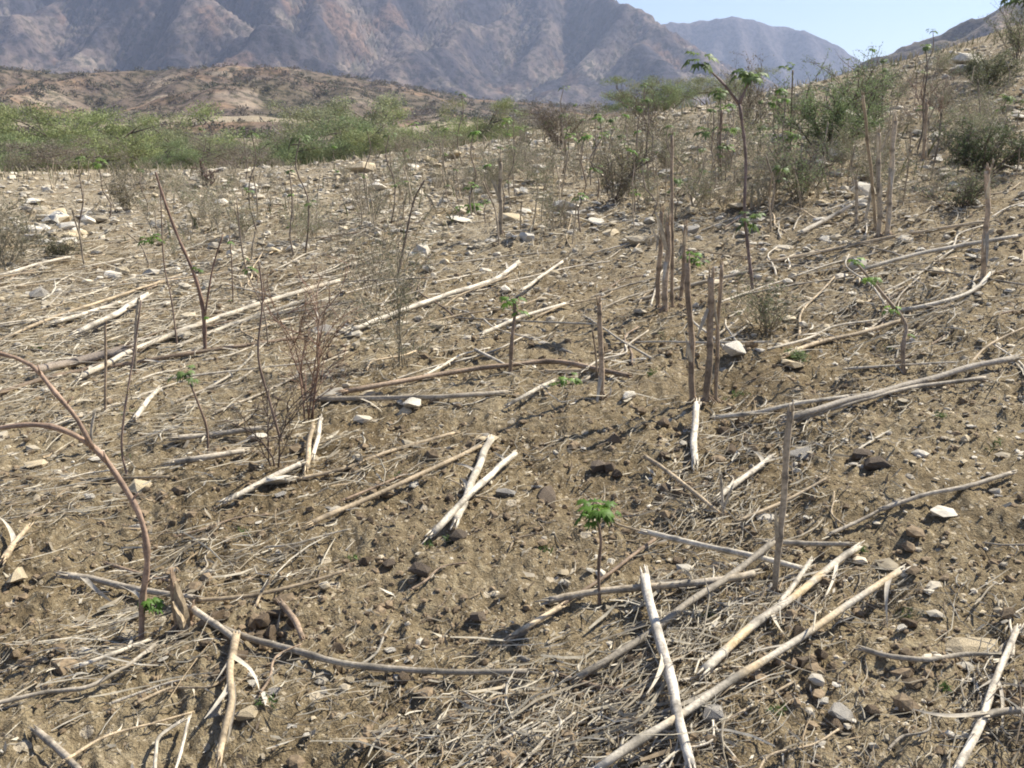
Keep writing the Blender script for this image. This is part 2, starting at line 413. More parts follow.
# ------------------------------------------------------------------ foliage clumps
def leaf_cloud(n, cen, rad, size, col, rng, flat=.75, power=.5):
    """n small leaf triangles/quads around cen (numpy)"""
    d = rng.normal(size=(n, 3)); d /= np.linalg.norm(d, axis=1)[:, None]; r = rng.random(n)**power
    c = cen+d*r[:, None]*rad
    a = rng.normal(size=(n, 3)); a /= np.linalg.norm(a, axis=1)[:, None]
    b = np.cross(a, rng.normal(size=(n, 3))); b /= np.linalg.norm(b, axis=1)[:, None]
    s = size*rng.uniform(.5, 1.4, n)[:, None]
    V = np.stack([c-a*s, c+b*s*flat*.5, c+a*s, c-b*s*flat*.5], 1).reshape(-1, 3)
    K = np.repeat(col*rng.uniform(.65, 1.3, n)[:, None], 4, 0)
    return V, K
def quads(n): return np.arange(n*4).reshape(-1, 4)
# scrub on the foothills
def foothill_scrub():
    rng = np.random.default_rng(11); Vs = []; Ks = []
    nx = FX.shape[1]; vis = 0
    cnt = 9000
    ii = rng.integers(0, FX.shape[0], cnt*3); jj = rng.integers(0, FX.shape[1], cnt*3)
    X = FX[ii, jj]; Y = FY[ii, jj]; Z = FH[ii, jj]
    keep = (fbm(X, Y, 3, 1/30.)+rng.normal(0, .30, len(X)) > .0) & (np.abs(X/Y) < .8) & (Y < 430)
    for x, y, z in zip(X[keep][:cnt], Y[keep][:cnt], Z[keep][:cnt]):
        s = rng.uniform(.45, 1.7)*min(1, .5+y/400); g = rng.random()
        col = np.array((.10, .105, .06))*(1-g)+np.array((.16, .125, .095))*g
        V, K = leaf_cloud(34, np.array((x+rng.uniform(-2, 2), y+rng.uniform(-2, 2), z+s*.25)), np.array((s*1.2, s*1.2, s*.75)), s*.30, col, rng)
        Vs.append(V); Ks.append(K)
    V = np.concatenate(Vs)
    o = link('scrub', mesh_np('scrub', V, quads(len(V)//4), M_foliage, np.concatenate(Ks)))
    tag(o, 'dark low scrub dotted over the brown foothills below the mountain', 'scrub', kind='stuff')
foothill_scrub()

def acacia(name, base, w, h, col, label, seed, dens=1., trunkcol=(.13, .105, .085), group='green thorn trees beyond the field edge', bare=False, cat='tree'):
    rng = np.random.default_rng(seed); rd = random.Random(seed)
    root = empty(name, base); tag(root, label, cat, group)
    tips = []; mb = MB()
    nst = rd.randint(4, 6)
    for s in range(nst):
        a = 2*math.pi*s/nst+rd.uniform(-.4, .4); out = rd.uniform(.2, .62)
        end = Vector((math.cos(a)*w*.5*out*1.5, math.sin(a)*w*.5*out*1.5, h*rd.uniform(.55, .82)))
        pts = [Vector((rd.uniform(-.05, .05), rd.uniform(-.05, .05), -.1)), end*.45+Vector((rd.uniform(-.1, .1)*w, rd.uniform(-.1, .1)*w, h*.05)), end]
        tube(mb, spline(pts, .3), list(np.linspace(.035*h/2, .012*h/2, len(spline(pts, .3)))), trunkcol, 5)
        for b in range(9):
            t = rd.uniform(.25, 1.); p = pts[0].lerp(end, t)
            e = p+Vector((rd.gauss(0, .23)*w, rd.gauss(0, .23)*w, rd.uniform(-.08, .30)*h))
            e.z = max(.12*h, min(e.z, h*1.02))
            tube(mb, [p, p.lerp(e, .5)+Vector((0, 0, .03*h)), e], [.010*h, .007*h, .003*h], trunkcol, 4); tips.append(e)
            for c in range(2):
                e2 = e+Vector((rd.gauss(0, .1)*w, rd.gauss(0, .1)*w, rd.uniform(-.06, .13)*h)); e2.z = max(e2.z, .08*h)
                tube(mb, [e, e2], [.004*h, .0015*h], trunkcol, 3); tips.append(e2)
    for q in range(0 if bare else 44):
        a = rd.uniform(0, 6.28); o = rd.uniform(.1, .52)*w; tips.append(Vector((math.cos(a)*o, math.sin(a)*o, h*rd.uniform(.08, .55))))
    link('trunk', mb.mesh('trunk', M_twig), root)
    Vs = []; Ks = []
    for t in tips:
        if rd.random() > dens: continue
        s = rd.uniform(.06, .13)*(w+h)*.5; cc = np.array(col)*rd.uniform(.72, 1.25)
        if rd.random() < .15: cc = cc*.5+np.array((.22, .19, .10))*.5
        n = int(300*(.45 if bare else 1)); V, K = leaf_cloud(n, np.array(t)+np.array((0, 0, s*.1)), np.array((s*1.45, s*1.45, s*.8)), min(.06, s*.12), cc, rng, .55, .6)
        Vs.append(V); Ks.append(K)
    V = np.concatenate(Vs)
    link('crown', mesh_np('crown', V, quads(len(V)//4), M_foliage, np.concatenate(Ks)), root)
    return root
G1 = (.29, .33, .14); G2 = (.23, .28, .13); G3 = (.31, .33, .18); GB = (.25, .215, .165)
def vbase(px, Y):                    # a foot point behind the field edge
    x = (px-512)/FPX*Y/math.cos(PITCH)*1.0; return Vector((x, Y, Hz(x, Y)))
TREES = [  # px, Y, width m, top pixel, colour, label
 (-10, 30, 4.4, 122, G1, 'pale green thorn tree at the left edge of the view beyond the field', 1.),
 (40, 27, 2.8, 132, G2, 'yellow-green feathery tree just right of the left edge, behind the grey bush', .9),
 (78, 24.5, 2.8, 140, GB, 'grey half-bare thorn bush low in front of the green trees at left', .6),
 (105, 33, 4.6, 106, G1, 'broad bright green thorn tree rising behind the grey bush', 1.),
 (190, 36, 4.4, 106, G3, 'rounded pale green thorn tree above the dark gap in the row', 1.),
 (196, 29, 2.0, 138, G2, 'small darker green thorn bush at the foot of the rounded tree', 1.),
 (255, 27, 2.3, 138, GB, 'brownish twiggy bush between the two groups of green trees', .5),
 (310, 31, 3.6, 110, G2, 'dense green thorn tree right of the brownish twiggy bush', 1.),
 (372, 36, 3.8, 92, G3, 'low wide olive thorn tree on the rise at mid left', .9),
 (402, 30, 3.0, 116, G1, 'small green thorn tree beside the olive one near the field edge', .9),
 (487, 35, 2.9, 98, G1, 'lone yellow-green thorn tree near the middle of the field edge', .8),
 (440, 28, 2.4, 130, GB, 'dry thin grey bush low on the field edge left of the lone green tree', .4),
 (560, 27, 2.4, 122, GB, 'faint twiggy bush at the field edge right of the lone green tree', .4),
 (635, 24, 1.9, 80, G2, 'spiky green bush standing out against the foot of the mountain', 1.),
 (700, 26, 2.2, 98, G3, 'sparse olive bush on the slope right of the spiky green bush', .6),
]
for i, (px, Y, w, top, col, lab, dn) in enumerate(TREES):
    b = vbase(px, Y); h = (PT(px, top, Y).z-b.z)*.93
    acacia('thorn_tree' if col != GB and w > 2.5 else 'thorn_bush', b, w, max(h, .8), col, lab, 100+i, dn, bare=(col == GB), cat='tree' if col != GB and w > 2.5 else 'bush')

# ------------------------------------------------------------------ stones
def rock_mesh(seed, flat=.6, sub=True, col=(.50, .44, .34)):
    rd = random.Random(seed); bm = bmesh.new()
    for k in range(16):
        v = Vector((rd.gauss(0, 1), rd.gauss(0, 1), rd.gauss(0, 1))).normalized()*rd.uniform(.8, 1.05)
        bm.verts.new((v.x, v.y*rd.uniform(.65, .9), v.z*flat))
    r = bmesh.ops.convex_hull(bm, input=bm.verts)
    bmesh.ops.delete(bm, geom=[g for g in r['geom_interior'] if isinstance(g, bmesh.types.BMVert)], context='VERTS')
    if sub:
        bmesh.ops.bevel(bm, geom=list(bm.edges), offset=.10, segments=2, affect='EDGES', profile=.6, clamp_overlap=True)
        bmesh.ops.triangulate(bm, faces=bm.faces)
        for v in bm.verts:
            f = float(fbm(np.array([v.co.x*2.2+seed]), np.array([v.co.y*2.2+v.co.z*1.7]), 3)[0]); v.co *= 1+.07*f
    ex = max(max(abs(v.co.x), abs(v.co.y)) for v in bm.verts)
    for v in bm.verts: v.co = Vector((v.co.x/ex, v.co.y/ex, v.co.z))
    me = bpy.data.meshes.new('stone'); bm.to_mesh(me); bm.free()
    a = me.color_attributes.new('Col', 'FLOAT_COLOR', 'POINT'); n = len(me.vertices)
    cc = np.ones((n, 4), np.float32); cc[:, :3] = np.array(col)*(1+.10*np.random.default_rng(seed).normal(size=(n, 1))); a.data.foreach_set('color', cc.ravel())
    me.materials.append(M_rock); return me
def put_rock(me, p, wid, label, group=None, seed=0, name='stone', sink=.3, flatz=1., tilt=.25):
    rd = random.Random(seed); o = link(name, me); r = wid/2
    o.scale = (r, r*rd.uniform(.8, 1.1), r*flatz); o.rotation_euler = (rd.uniform(-tilt, tilt), rd.uniform(-tilt, tilt), rd.uniform(0, 6.28))
    o.location = Vector(p)+Vector((0, 0, r*flatz*.6*(1-sink*.9))); tag(o, label, 'stone', group); return o
LIME = (.72, .66, .54); SAND = (.56, .46, .30); DARK = (.16, .125, .09); GRY = (.38, .35, .30)
HROCK = [  # px py width_px colour flatness label
 (735, 356, 25, LIME, .8, 'round whitish stone just right of the three standing stalks'),
 (413, 410, 24, LIME, .75, 'egg-like whitish stone touching the fallen brown stalk near the centre'),
 (404, 416, 15, SAND, .7, 'small buff stone tucked under the egg-like whitish stone'),
 (483, 437, 28, SAND, .22, 'flat buff slab at the top of the split pale stalk'),
 (628, 400, 17, LIME, .6, 'small white stone right of the lone standing stub in mid field'),
 (140, 489, 28, SAND, .6, 'smooth tan stone beside the bent reddish branch'),
 (119, 491, 16, SAND, .8, 'small tan stone left of the smooth tan one by the bent branch'),
 (280, 485, 34, LIME, .45, 'long pale slab leaning in the litter right of the charred clod'),
 (258, 440, 22, LIME, .5, 'pale stone behind the dead twiggy stems at left'),
 (37, 466, 26, SAND, .4, 'flat tan stone among the litter at the left, above the bent branch'),
 (20, 583, 30, SAND, .45, 'flat pointed tan stone near the left border, beside the orange-tan stalk piece'),
 (85, 650, 28, LIME, .5, 'whitish stone lying in the fan of straw at lower left'),
 (246, 719, 28, SAND, .45, 'wedge-shaped tan stone beside the pale stalk lying towards the viewer'),
 (169, 575, 16, SAND, .6, 'small buff stone behind the split stump'),
 (421, 575, 22, DARK, .8, 'round dark brown clod-like stone left of the middle foreground'),
 (390, 567, 14, DARK, .8, 'smaller dark stone left of the round dark brown one'),
 (478, 627, 18, DARK, .8, 'dark lumpy stone above the long smooth grey stick'),
 (458, 541, 22, DARK, .7, 'dark stone just right of the foot of the split pale stalk'),
 (547, 499, 26, DARK, .7, 'brown rounded stone right of the split pale stalk'),
 (505, 497, 20, GRY, .6, 'grey-brown stone between the split stalk and the brown rounded stone'),
 (600, 473, 20, DARK, .8, 'dark round stone above the leafy seedling in the foreground'),
 (878, 465, 24, DARK, .7, 'dark flat-topped stone, rightmost of the three dark ones at right'),
 (860, 457, 20, DARK, .9, 'dark stone, middle of the three dark ones at right'),
 (801, 455, 24, GRY, .75, 'dark grey stone against the base of the standing stalk at right'),
 (972, 650, 44, SAND, .3, 'flat buff slab beside the grey stick at lower right'),
 (841, 712, 34, GRY, .45, 'flat grey-brown stone lying alone in the bare soil at lower right'),
 (716, 717, 30, GRY, .75, 'rounded grey stone beside the long pale stalk at the bottom'),
 (803, 664, 24, DARK, .7, 'brown earthy stone touching the underside of the long pale stalk'),
 (458, 703, 16, SAND, .5, 'little pale stone alone on bare soil at lower middle'),
 (419, 725, 16, SAND, .55, 'little tan stone just above the bottom straw heap'),
 (791, 366, 24, SAND, .4, 'flat buff stone right of the round whitish stone'),
 (967, 64, 42, LIME, .38, 'large flat pale boulder high on the right slope'),
 (957, 73, 16, GRY, .7, 'smaller grey boulder under the large flat boulder on the right slope'),
 (563, 209, 26, LIME, .55, 'angular pale boulder in the middle of the rubble'),
 (512, 220, 24, SAND, .5, 'brownish boulder left of the angular pale one in the rubble'),
 (596, 223, 17, LIME, .5, 'pale stone right of the angular boulder in the rubble'),
 (527, 240, 15, LIME, .8, 'small round pale stone below the brownish boulder'),
 (460, 222, 34, LIME, .22, 'long flat whitish slab at the left of the rubble'),
 (366, 172, 34, SAND, .45, 'wide tan boulder at the far edge of the field'),
 (540, 170, 18, LIME, .45, 'pale block far up at the middle of the field'),
 (834, 155, 20, LIME, .5, 'pale block beneath the green shrub on the right slope'),
 (784, 142, 24, LIME, .6, 'pale boulder at the foot of the feathery green shrub on the right'),
 (692, 233, 22, GRY, .5, 'grey stone right of the cluster of brown stubs'),
 (865, 195, 24, LIME, .8, 'upright pale stone behind the pair of standing stalks'),
 (905, 240, 20, SAND, .6, 'tan stone right of the foot of the pair of standing stalks'),
 (60, 223, 20, LIME, .7, 'largest pale stone on top of the heap at left'),
 (40, 243, 14, LIME, .7, 'pale stone at the left foot of the heap'),
 (74, 238, 14, SAND, .7, 'tan stone at the right side of the heap at left'),
 (52, 234, 13, LIME, .7, 'pale stone in the middle of the heap at left'),
 (275, 253, 24, SAND, .4, 'flat tan stone in the litter at upper left'),
 (38, 297, 24, GRY, .6, 'grey stone by the dry litter near the left border'),
 (113, 277, 20, LIME, .5, 'pale stone below the crooked reddish stem at left'),
 (320, 330, 22, GRY, .35, 'flat dark-edged stone beside the dead twiggy weed'),
]
for i, (px, py, w, c, fl, lab) in enumerate(HROCK):
    p = P(px, py); put_rock(rock_mesh(500+i, .8, True, c), p, w*1.2*depth(p)/FPX, lab, None, i, 'boulder' if w*depth(p)/FPX > .3 else 'stone', .3, fl)
# scattered stones: 240 of their own, the chips as one
RM = [rock_mesh(900+i, .55, True, c) for i, c in enumerate([LIME, SAND, LIME, GRY, SAND, LIME, LIME, SAND, GRY, LIME])]
STONE_LBL = {
 'a': ('pale angular stone in the band of rubble across the upper field', 'stones of the rubble band'),
 'b': ('small stone pressed into bare soil among the fallen stalks', 'stones strewn over the near soil'),
 'c': ('pale stone lying on the rising slope at right', 'stones on the right slope'),
 'd': ('small pale stone tumbled on the low heap at left', 'stones of the left heap')}
rd = random.Random(21)
SPOT = []
for k in range(130): SPOT.append(('a', rd.uniform(330, 860), rd.triangular(140, 262, 205), rd.lognormvariate(2.3, .35)))
for k in range(55): SPOT.append(('c', rd.uniform(800, 1020), rd.triangular(75, 330, 170), rd.uniform(8, 18)))
for k in range(22): SPOT.append(('d', rd.gauss(60, 22), rd.gauss(232, 12), rd.uniform(13, 26)))
for k in range(95):
    y = rd.uniform(262, 760); SPOT.append(('b', rd.uniform(5, 1018), y, rd.uniform(6, 10)+(y-262)*.012))
for k in range(22): SPOT.append(('a', rd.uniform(60, 330), rd.uniform(180, 215), rd.uniform(6, 12)))
for i, (g, px, py, w) in enumerate(SPOT):
    p = P(px, py); put_rock(RM[i % len(RM)], p, w*depth(p)/FPX, STONE_LBL[g][0], STONE_LBL[g][1], 3000+i, 'stone', .35, rd.uniform(.5, .95))

CM = [rock_mesh(970+i, .8, True, (.19, .14, .09)) for i in range(5)]
for i in range(46):
    if i < 14: px, py = rd.gauss(250, 45), rd.gauss(632, 16)
    elif i < 22: px, py = rd.gauss(640, 60), rd.gauss(470, 20)
    elif i < 30: px, py = rd.gauss(720, 35), rd.gauss(440, 14)
    else: px, py = rd.uniform(330, 1000), rd.uniform(480, 740)
    p = P(px, py); put_rock(CM[i % 5], p, rd.uniform(10, 22)*depth(p)/FPX, 'crumbly brown clod of earth on the near soil', 'earth clods on the near soil', 5000+i, 'soil_lump', .25, rd.uniform(.7, 1))
# ------------------------------------------------------------------ stuff: soil clods, chips, straw
ICO = np.array([(0, 1, 1.618), (0, -1, 1.618), (0, 1, -1.618), (0, -1, -1.618), (1, 1.618, 0), (-1, 1.618, 0), (1, -1.618, 0), (-1, -1.618, 0), (1.618, 0, 1), (-1.618, 0, 1), (1.618, 0, -1), (-1.618, 0, -1)])/1.902
ICF = np.array([(0, 1, 8), (0, 8, 4), (0, 4, 5), (0, 5, 9), (0, 9, 1), (1, 6, 8), (8, 6, 10), (8, 10, 4), (4, 10, 2), (4, 2, 5), (5, 2, 11), (5, 11, 9), (9, 11, 7), (9, 7, 1), (1, 7, 6), (3, 6, 7), (3, 7, 11), (3, 11, 2), (3, 2, 10), (3, 10, 6)])
def polar_pts(n, r0, r1, rng, amax=40, pw=1.0):
    r = r0*(r1/r0)**(rng.random(n)**pw); a = np.radians(rng.uniform(-amax, amax, n)); return r*np.sin(a), r*np.cos(a), r
def lumps(name, X, Y, S, cols, label, cat, rng, mat, flat=(.45, .9), sink=.25):
    n = len(X); V = ICO[None]*rng.uniform(.65, 1.3, (n, 12, 1))
    V = V*np.stack([rng.uniform(.7, 1.3, n), rng.uniform(.6, 1.2, n), rng.uniform(*flat, n)], 1)[:, None]
    a = rng.uniform(0, 6.28, n); ca, sa = np.cos(a)[:, None], np.sin(a)[:, None]
    x = V[..., 0]*ca-V[..., 1]*sa; y = V[..., 0]*sa+V[..., 1]*ca
    Z = H(X, Y)
    V = np.stack([x*S[:, None]+X[:, None], y*S[:, None]+Y[:, None], V[..., 2]*S[:, None]+(Z+S*sink)[:, None]], 2).reshape(-1, 3)
    F = (ICF[None]+12*np.arange(n)[:, None, None]).reshape(-1, 3)
    K = np.repeat(cols, 12, 0)*rng.uniform(.9, 1.1, (n*12, 1))
    o = link(name, mesh_np(name, V, F, mat, K)); tag(o, label, cat, kind='stuff')
rng = np.random.default_rng(31)
X, Y, r = polar_pts(48000, 1.3, 16, rng); S = rng.lognormal(-5.45, .6, 48000)*(1+.06*r); S = np.minimum(S, .035)
cc = np.array((.205, .152, .094))[None]*rng.uniform(.65, 1.4, (48000, 1))
keep = fbm(X, Y, 2, 1.6)+rng.normal(0, .3, len(X)) > -.12
lumps('soil_clods', X[keep], Y[keep], S[keep], cc[keep], 'crumbly brown clods covering the hoed soil', 'soil', rng, M_clod)
X = rng.uniform(-4.5, 8.5, 9000); Y = rng.uniform(6.5, 19, 9000); kp = (np.abs(np.arctan2(X, Y)) < .62) & (fbm(X, Y, 3, .5)+rng.normal(0, .3, 9000) > .0); X, Y = X[kp], Y[kp]
S = np.minimum(rng.lognormal(-4.0, .45, len(X)), .06); t = rng.random((len(X), 1))
lumps('rubble', X, Y, S, (np.array(LIME)*t+np.array(SAND)*(1-t))*rng.uniform(.75, 1.12, (len(X), 1)), 'fist-sized pale rubble covering the upper field', 'rubble', rng, M_rock, (.3, .75))
X, Y, r = polar_pts(24000, 1.5, 22, rng, 36, .5); S = rng.lognormal(-5.0, .6, 24000)*(.45+.20*r); S = np.minimum(S, .09)
t = rng.random((24000, 1)); cc = (np.array(LIME)*t+np.array(SAND)*(1-t))*rng.uniform(.6, 1.08, (24000, 1))
keep = (fbm(X, Y, 3, .35)*.8+rng.normal(0, .35, len(X))+sstep(5, 11, r)*.6 > .22)
lumps('gravel', X[keep], Y[keep], S[keep], cc[keep], 'pale stone chips scattered through the soil', 'gravel', rng, M_rock, (.3, .7))

def straws(name, X, Y, L, W, ang, cols, label, cat, rng, lift=.6, mat=None, bend=.35, hump=.15, kind='stuff', parent=None):
    n = len(X); t = np.array([-.5, -.18, .16, .5])
    dx, dy = np.cos(ang), np.sin(ang); bx = rng.normal(0, bend, n); 
    px = X[:, None]+L[:, None]*(t[None]*dx[:, None]-dy[:, None]*(bx[:, None]*(t**2)[None]))
    py = Y[:, None]+L[:, None]*(t[None]*dy[:, None]+dx[:, None]*(bx[:, None]*(t**2)[None]))
    zc = H(px, py); z0 = H(X, Y)[:, None]; tilt = rng.normal(0, hump, n)[:, None]*L[:, None]
    pz = np.maximum(zc+W[:, None]*.5, z0+np.abs(tilt)*(t[None]*np.sign(tilt)+.35))+rng.random((n, 1))*lift*.02
    w = W[:, None]*np.array([.7, 1, .95, .25])[None]
    nx, ny = -dy[:, None], dx[:, None]
    a = np.stack([px-nx*w, py-ny*w, pz], 2); b = np.stack([px+nx*w, py+ny*w, pz+w*.3], 2); c = np.stack([px+nx*w*.1, py+ny*w*.1, pz+w*1.1], 2)
    V = np.stack([a, b, c], 2).reshape(-1, 3)     # n,4,3
    base = np.arange(n)[:, None, None]*12; s = np.arange(3)[None, :, None]*3
    q = np.array([(0, 1, 4, 3), (1, 2, 5, 4), (2, 0, 3, 5)])
    F = (base[..., None]+s[..., None]+q[None, None]).reshape(-1, 4)
    K = np.repeat(cols, 12, 0)
    me = mesh_np(name, V, F, mat or M_straw, K); o = link(name, me, parent)
    if kind: tag(o, label, cat, kind=kind)
    return o
STC = np.array([(.54, .48, .36), (.43, .37, .27), (.33, .28, .20), (.22, .17, .115), (.64, .58, .46), (.38, .29, .18)])
def strawcols(n, rng, p=(.22, .24, .20, .14, .10, .10)):
    return STC[rng.choice(6, n, p=p)]*rng.uniform(.6, 1.05, (n, 1))
n = 60000
X, Y, r = polar_pts(n, 1.4, 22, rng, 36, .72)
pn = fbm(X, Y, 3, .9)+rng.normal(0, .25, n); keep = pn > .22-.34*sstep(3, 9, r); X, Y, r = X[keep], Y[keep], r[keep]; n = len(X)
ang = np.where(rng.random(n) < .55, rng.normal(1.0, .45, n), rng.uniform(0, 3.14, n))
L = rng.lognormal(-3.35, .65, n)*(1+.10*r); W = rng.lognormal(-6.95, .45, n)*(1+.10*r)
straws('straw_litter', X, Y, np.minimum(L, .5), np.minimum(W, .006+.0003*r), ang, strawcols(n, rng), 'thin dry straw and leaf bits strewn over the soil', 'straw', rng)
n = 34000                                                       # broken leaf flakes
X, Y, r = polar_pts(n, 1.4, 20, rng, 36, .75); S = np.minimum(rng.lognormal(-5.45, .5, n)*(1+.14*r), .03); a = rng.uniform(0, 6.28, n); b2 = rng.uniform(.25, .6, n)
tx, ty = rng.normal(0, .6, n), rng.normal(0, .6, n); Z = H(X, Y)+.003+S*.25
Q = np.array([(-1, -.15), (-.1, -.7), (1, .3), (.5, .8)]); V = []
for (u, v) in Q:
    uu = u*S*rng.uniform(.7, 1.3, n); vv = v*S*b2*rng.uniform(.7, 1.3, n); px = uu*np.cos(a)-vv*np.sin(a); py = uu*np.sin(a)+vv*np.cos(a)
    V.append(np.stack([X+px, Y+py, Z+px*tx+py*ty], 1))
V = np.stack(V, 1).reshape(-1, 3)
o = link('leaf_flakes', mesh_np('leaf_flakes', V, quads(n), M_straw, np.repeat(strawcols(n, rng, (.20, .20, .18, .16, .10, .16)), 4, 0)))
tag(o, 'crumbled dry leaf flakes mixed into the soil surface', 'litter', kind='stuff')
# thick straw mats where the photograph has heaps
PX = []
for (cx, cy, sx, sy, k, a0) in [(560, 720, 70, 30, 850, .7), (470, 755, 60, 14, 250, .6), (690, 640, 40, 45, 750, .8), (660, 730, 40, 30, 500, .9), (110, 650, 45, 22, 380, .5), (60, 345, 80, 30, 1700, 1.1),
     (220, 325, 100, 26, 1700, 1.15), (720, 500, 40, 22, 450, 1.0), (780, 440, 60, 18, 500, .9), (560, 385, 60, 14, 350, .6), (40, 400, 50, 25, 500, 1.), (870, 300, 90, 30, 700, .9), (960, 340, 60, 25, 300, .8),
     (350, 290, 90, 28, 1000, 1.2), (500, 265, 90, 22, 500, 1.2), (1000, 690, 25, 40, 220, 1.), (220, 560, 70, 20, 250, .4), (330, 460, 40, 20, 250, 1.), (60, 500, 60, 18, 350, .7), (180, 440, 60, 20, 350, .7), (820, 600, 60, 20, 300, .8), (650, 210, 130, 30, 1300, 1.), (180, 225, 120, 24, 1900, 1.1), (90, 280, 80, 22, 900, 1.1), (430, 215, 110, 25, 1100, 1.1), (900, 200, 80, 45, 1200, 1.), (870, 300, 90, 30, 700, .9)]:
    for q in range(int(k*.8)): PX.append((rng.normal(cx, sx), min(790, rng.normal(cy, sy)), a0))
D = []
for (px, py, a0) in PX:
    d = ray(px, max(py, 150)); p = CAM+d*0
    D.append((d[0], d[1], d[2], a0))
D = np.array(D); tt = np.full(len(D), 3.)
for q in range(25):                                             # iterate to the ground
    x = D[:, 0]*tt; y = D[:, 1]*tt; z = Hm(x, y); den = D[:, 2]; tt = .5*tt+.5*np.clip((z-1.6)/np.minimum(den, -.02), 1, 24)
X, Y = D[:, 0]*tt, D[:, 1]*tt; n = len(X); r = np.hypot(X, Y)
ang = rng.normal(0, .5, n)+D[:, 3]; far = rng.random(n) < .25; ang[far] = rng.uniform(0, 3.14, far.sum())
L = rng.lognormal(-2.95, .6, n)*(1+.13*r); W = rng.lognormal(-6.75, .55, n)*(1+.08*r)
straws('straw_heaps', X, Y, np.minimum(L, .6), np.minimum(W, .007), ang, strawcols(n, rng, (.28, .22, .14, .08, .20, .08)), 'matted heaps of pale straw and shredded husks', 'straw', rng, .9, hump=.2, bend=.5)

# ------------------------------------------------------------------ hero fallen stalks
def fallen(pts_px, w_px, base, label, stain=0., lift=None, w2=None, sheaths=0, name='dry_stalk', ends=True, extra=None, node=.17, seed=None):
    rd = random.Random(seed if seed is not None else hash(tuple(pts_px)) % 9999)
    pts = [P(*q) for q in pts_px]; kk = .78 if pts_px[0][1] > 430 else .66; w_px = w_px*kk; w2 = w2*kk if w2 else None; r0 = w_px*depth(pts[0])/FPX/2; r1 = (w2 or w_px*.85)*depth(pts[-1])/FPX/2
    lift = lift or [0]*len(pts)
    pp = []
    for q, l in zip(pts_px, lift):
        of = .004+max(r0, r1)*.7+l*.6; g = P(q[0], q[1], of); pp.append(Vector((g.x, g.y, float(Hm(np.array([g.x]), np.array([g.y]))[0])+.012+of)))
    out = spline(pp, .06)
    mb = MB(); stalk_mesh(mb, out, r0, r1, base, ends, stain, rd, node)
    o = bpy.data.objects.new(name, None) if False else None
    root = link(name, mb.mesh(name, M_stalk, True, out[0]), None, out[0]); tag(root, label, 'stalk')
    if sheaths:
        for k in range(sheaths):
            m2 = MB()
            i = rd.randrange(1, len(out)-1); d = (out[i+1]-out[i]).normalized()
            d = Matrix.Rotation(rd.uniform(-.7, .7), 3, 'Z')@d
            sheath(m2, out[i]+Vector((0, 0, r0*.5)), d, rd.uniform(.10, .28), r0*rd.uniform(.8, 1.6), PALE*rd.uniform(.7, 1.05), rd)
            link('leaf_sheath', m2.mesh('leaf_sheath', M_straw, True, out[0]), root)
    return root
F_ = fallen
F_([(902, 571), (804, 638), (684, 713), (596, 774)], 8, PALE*1.0, 'long pale stalk with yellow patches running from the bottom edge up to the right', .45, [.07, .05, .05, .04], 11, 3)
F_([(858, 548), (812, 584), (745, 636), (704, 672)], 8, PALE, 'thick pale stalk stained orange-yellow, lying just above the longest one', .6, [.03]*4, 12, 4)
F_([(811, 562), (797, 580), (780, 604)], 6, PALE*.95, 'short pale split piece peeling off the orange-stained stalk', .1, [.05, .03, .02], 7, 0)
F_([(645, 533), (700, 546), (760, 560), (802, 571)], 7, PALE*1.1, 'thin whitish stalk pointing at the foot of the leaning upright stalk', 0, [.08, .06, .05, .03], 7)
F_([(773, 545), (735, 575), (684, 610), (630, 646), (578, 680)], 8, GREY*.85, 'dull grey stalk slanting behind the whitish one down to the straw heap', 0, [.10, .06, .04, .03, .02], 9, 2)
F_([(550, 601), (600, 594), (650, 589), (705, 584), (752, 574)], 9, GREY*1.05, 'grey-tan stalk lying level behind the leafy seedling', .1, [.03]*5, 9, 1)
F_([(645, 577), (652, 612), (664, 655), (676, 702), (690, 772)], 12, np.array((.58, .52, .42)), 'thick grey-white stalk with a broken top pointing at the viewer', 0, [.07, .06, .05, .05, .04], 14, 1)
F_([(566, 682), (600, 690), (640, 697)], 7, BROWN, 'dark brown stick half buried in the straw heap', 0, None, 7)
F_([(640, 692), (668, 684), (700, 680)], 7, GREY*.8, 'short grey-brown twig crossing under the grey-white stalk', 0, None, 5)
F_([(862, 650), (890, 657), (925, 660), (965, 656), (1002, 657)], 7, GREY, 'grey slightly bent stick running to the right-hand slab', 0, [.02]*5, 6)
F_([(1018, 632), (1003, 665), (990, 700), (975, 733), (955, 775)], 8, PALE*1.05, 'whitish jointed stalk in the lower right corner', 0, [.04]*5, 11, 3)
F_([(984, 718), (1010, 715), (1040, 712)], 10, GREY, 'grey stub poking in from the right border over the jointed stalk', 0, [.05]*3, 10)
F_([(690, 742), (730, 722), (765, 700), (795, 683)], 4, TAN*.9, 'thin tan stem below the rounded grey stone', 0, None, 3)
F_([(508, 641), (535, 625), (560, 608)], 8, TAN*1.15, 'short tan stalk piece left of the level grey-tan one', 0, [.02, .03, .03], 7)
F_([(560, 608), (600, 580), (655, 540)], 5, BROWN*1.3, 'thin brown stem passing behind the leafy seedling', 0, [.02]*3, 4)
F_([(215, 628), (250, 640), (290, 652), (340, 665), (400, 670), (460, 673), (527, 675)], 9, GREY*.85, 'long smooth grey-brown stick lying level in the left foreground', 0, [.0, .02, .02, .03, .03, .03, .03], 7)
F_([(192, 608), (210, 622), (236, 642)], 9, GREY*1.15, 'short grey stick between the split stump and the clods', 0, [.05, .04, .03], 8)
F_([(66, 577), (100, 582), (140, 590), (195, 600)], 9, GREY*1.0, 'grey-brown stalk behind the bent branch at left', 0, [.03]*4, 7, 2)
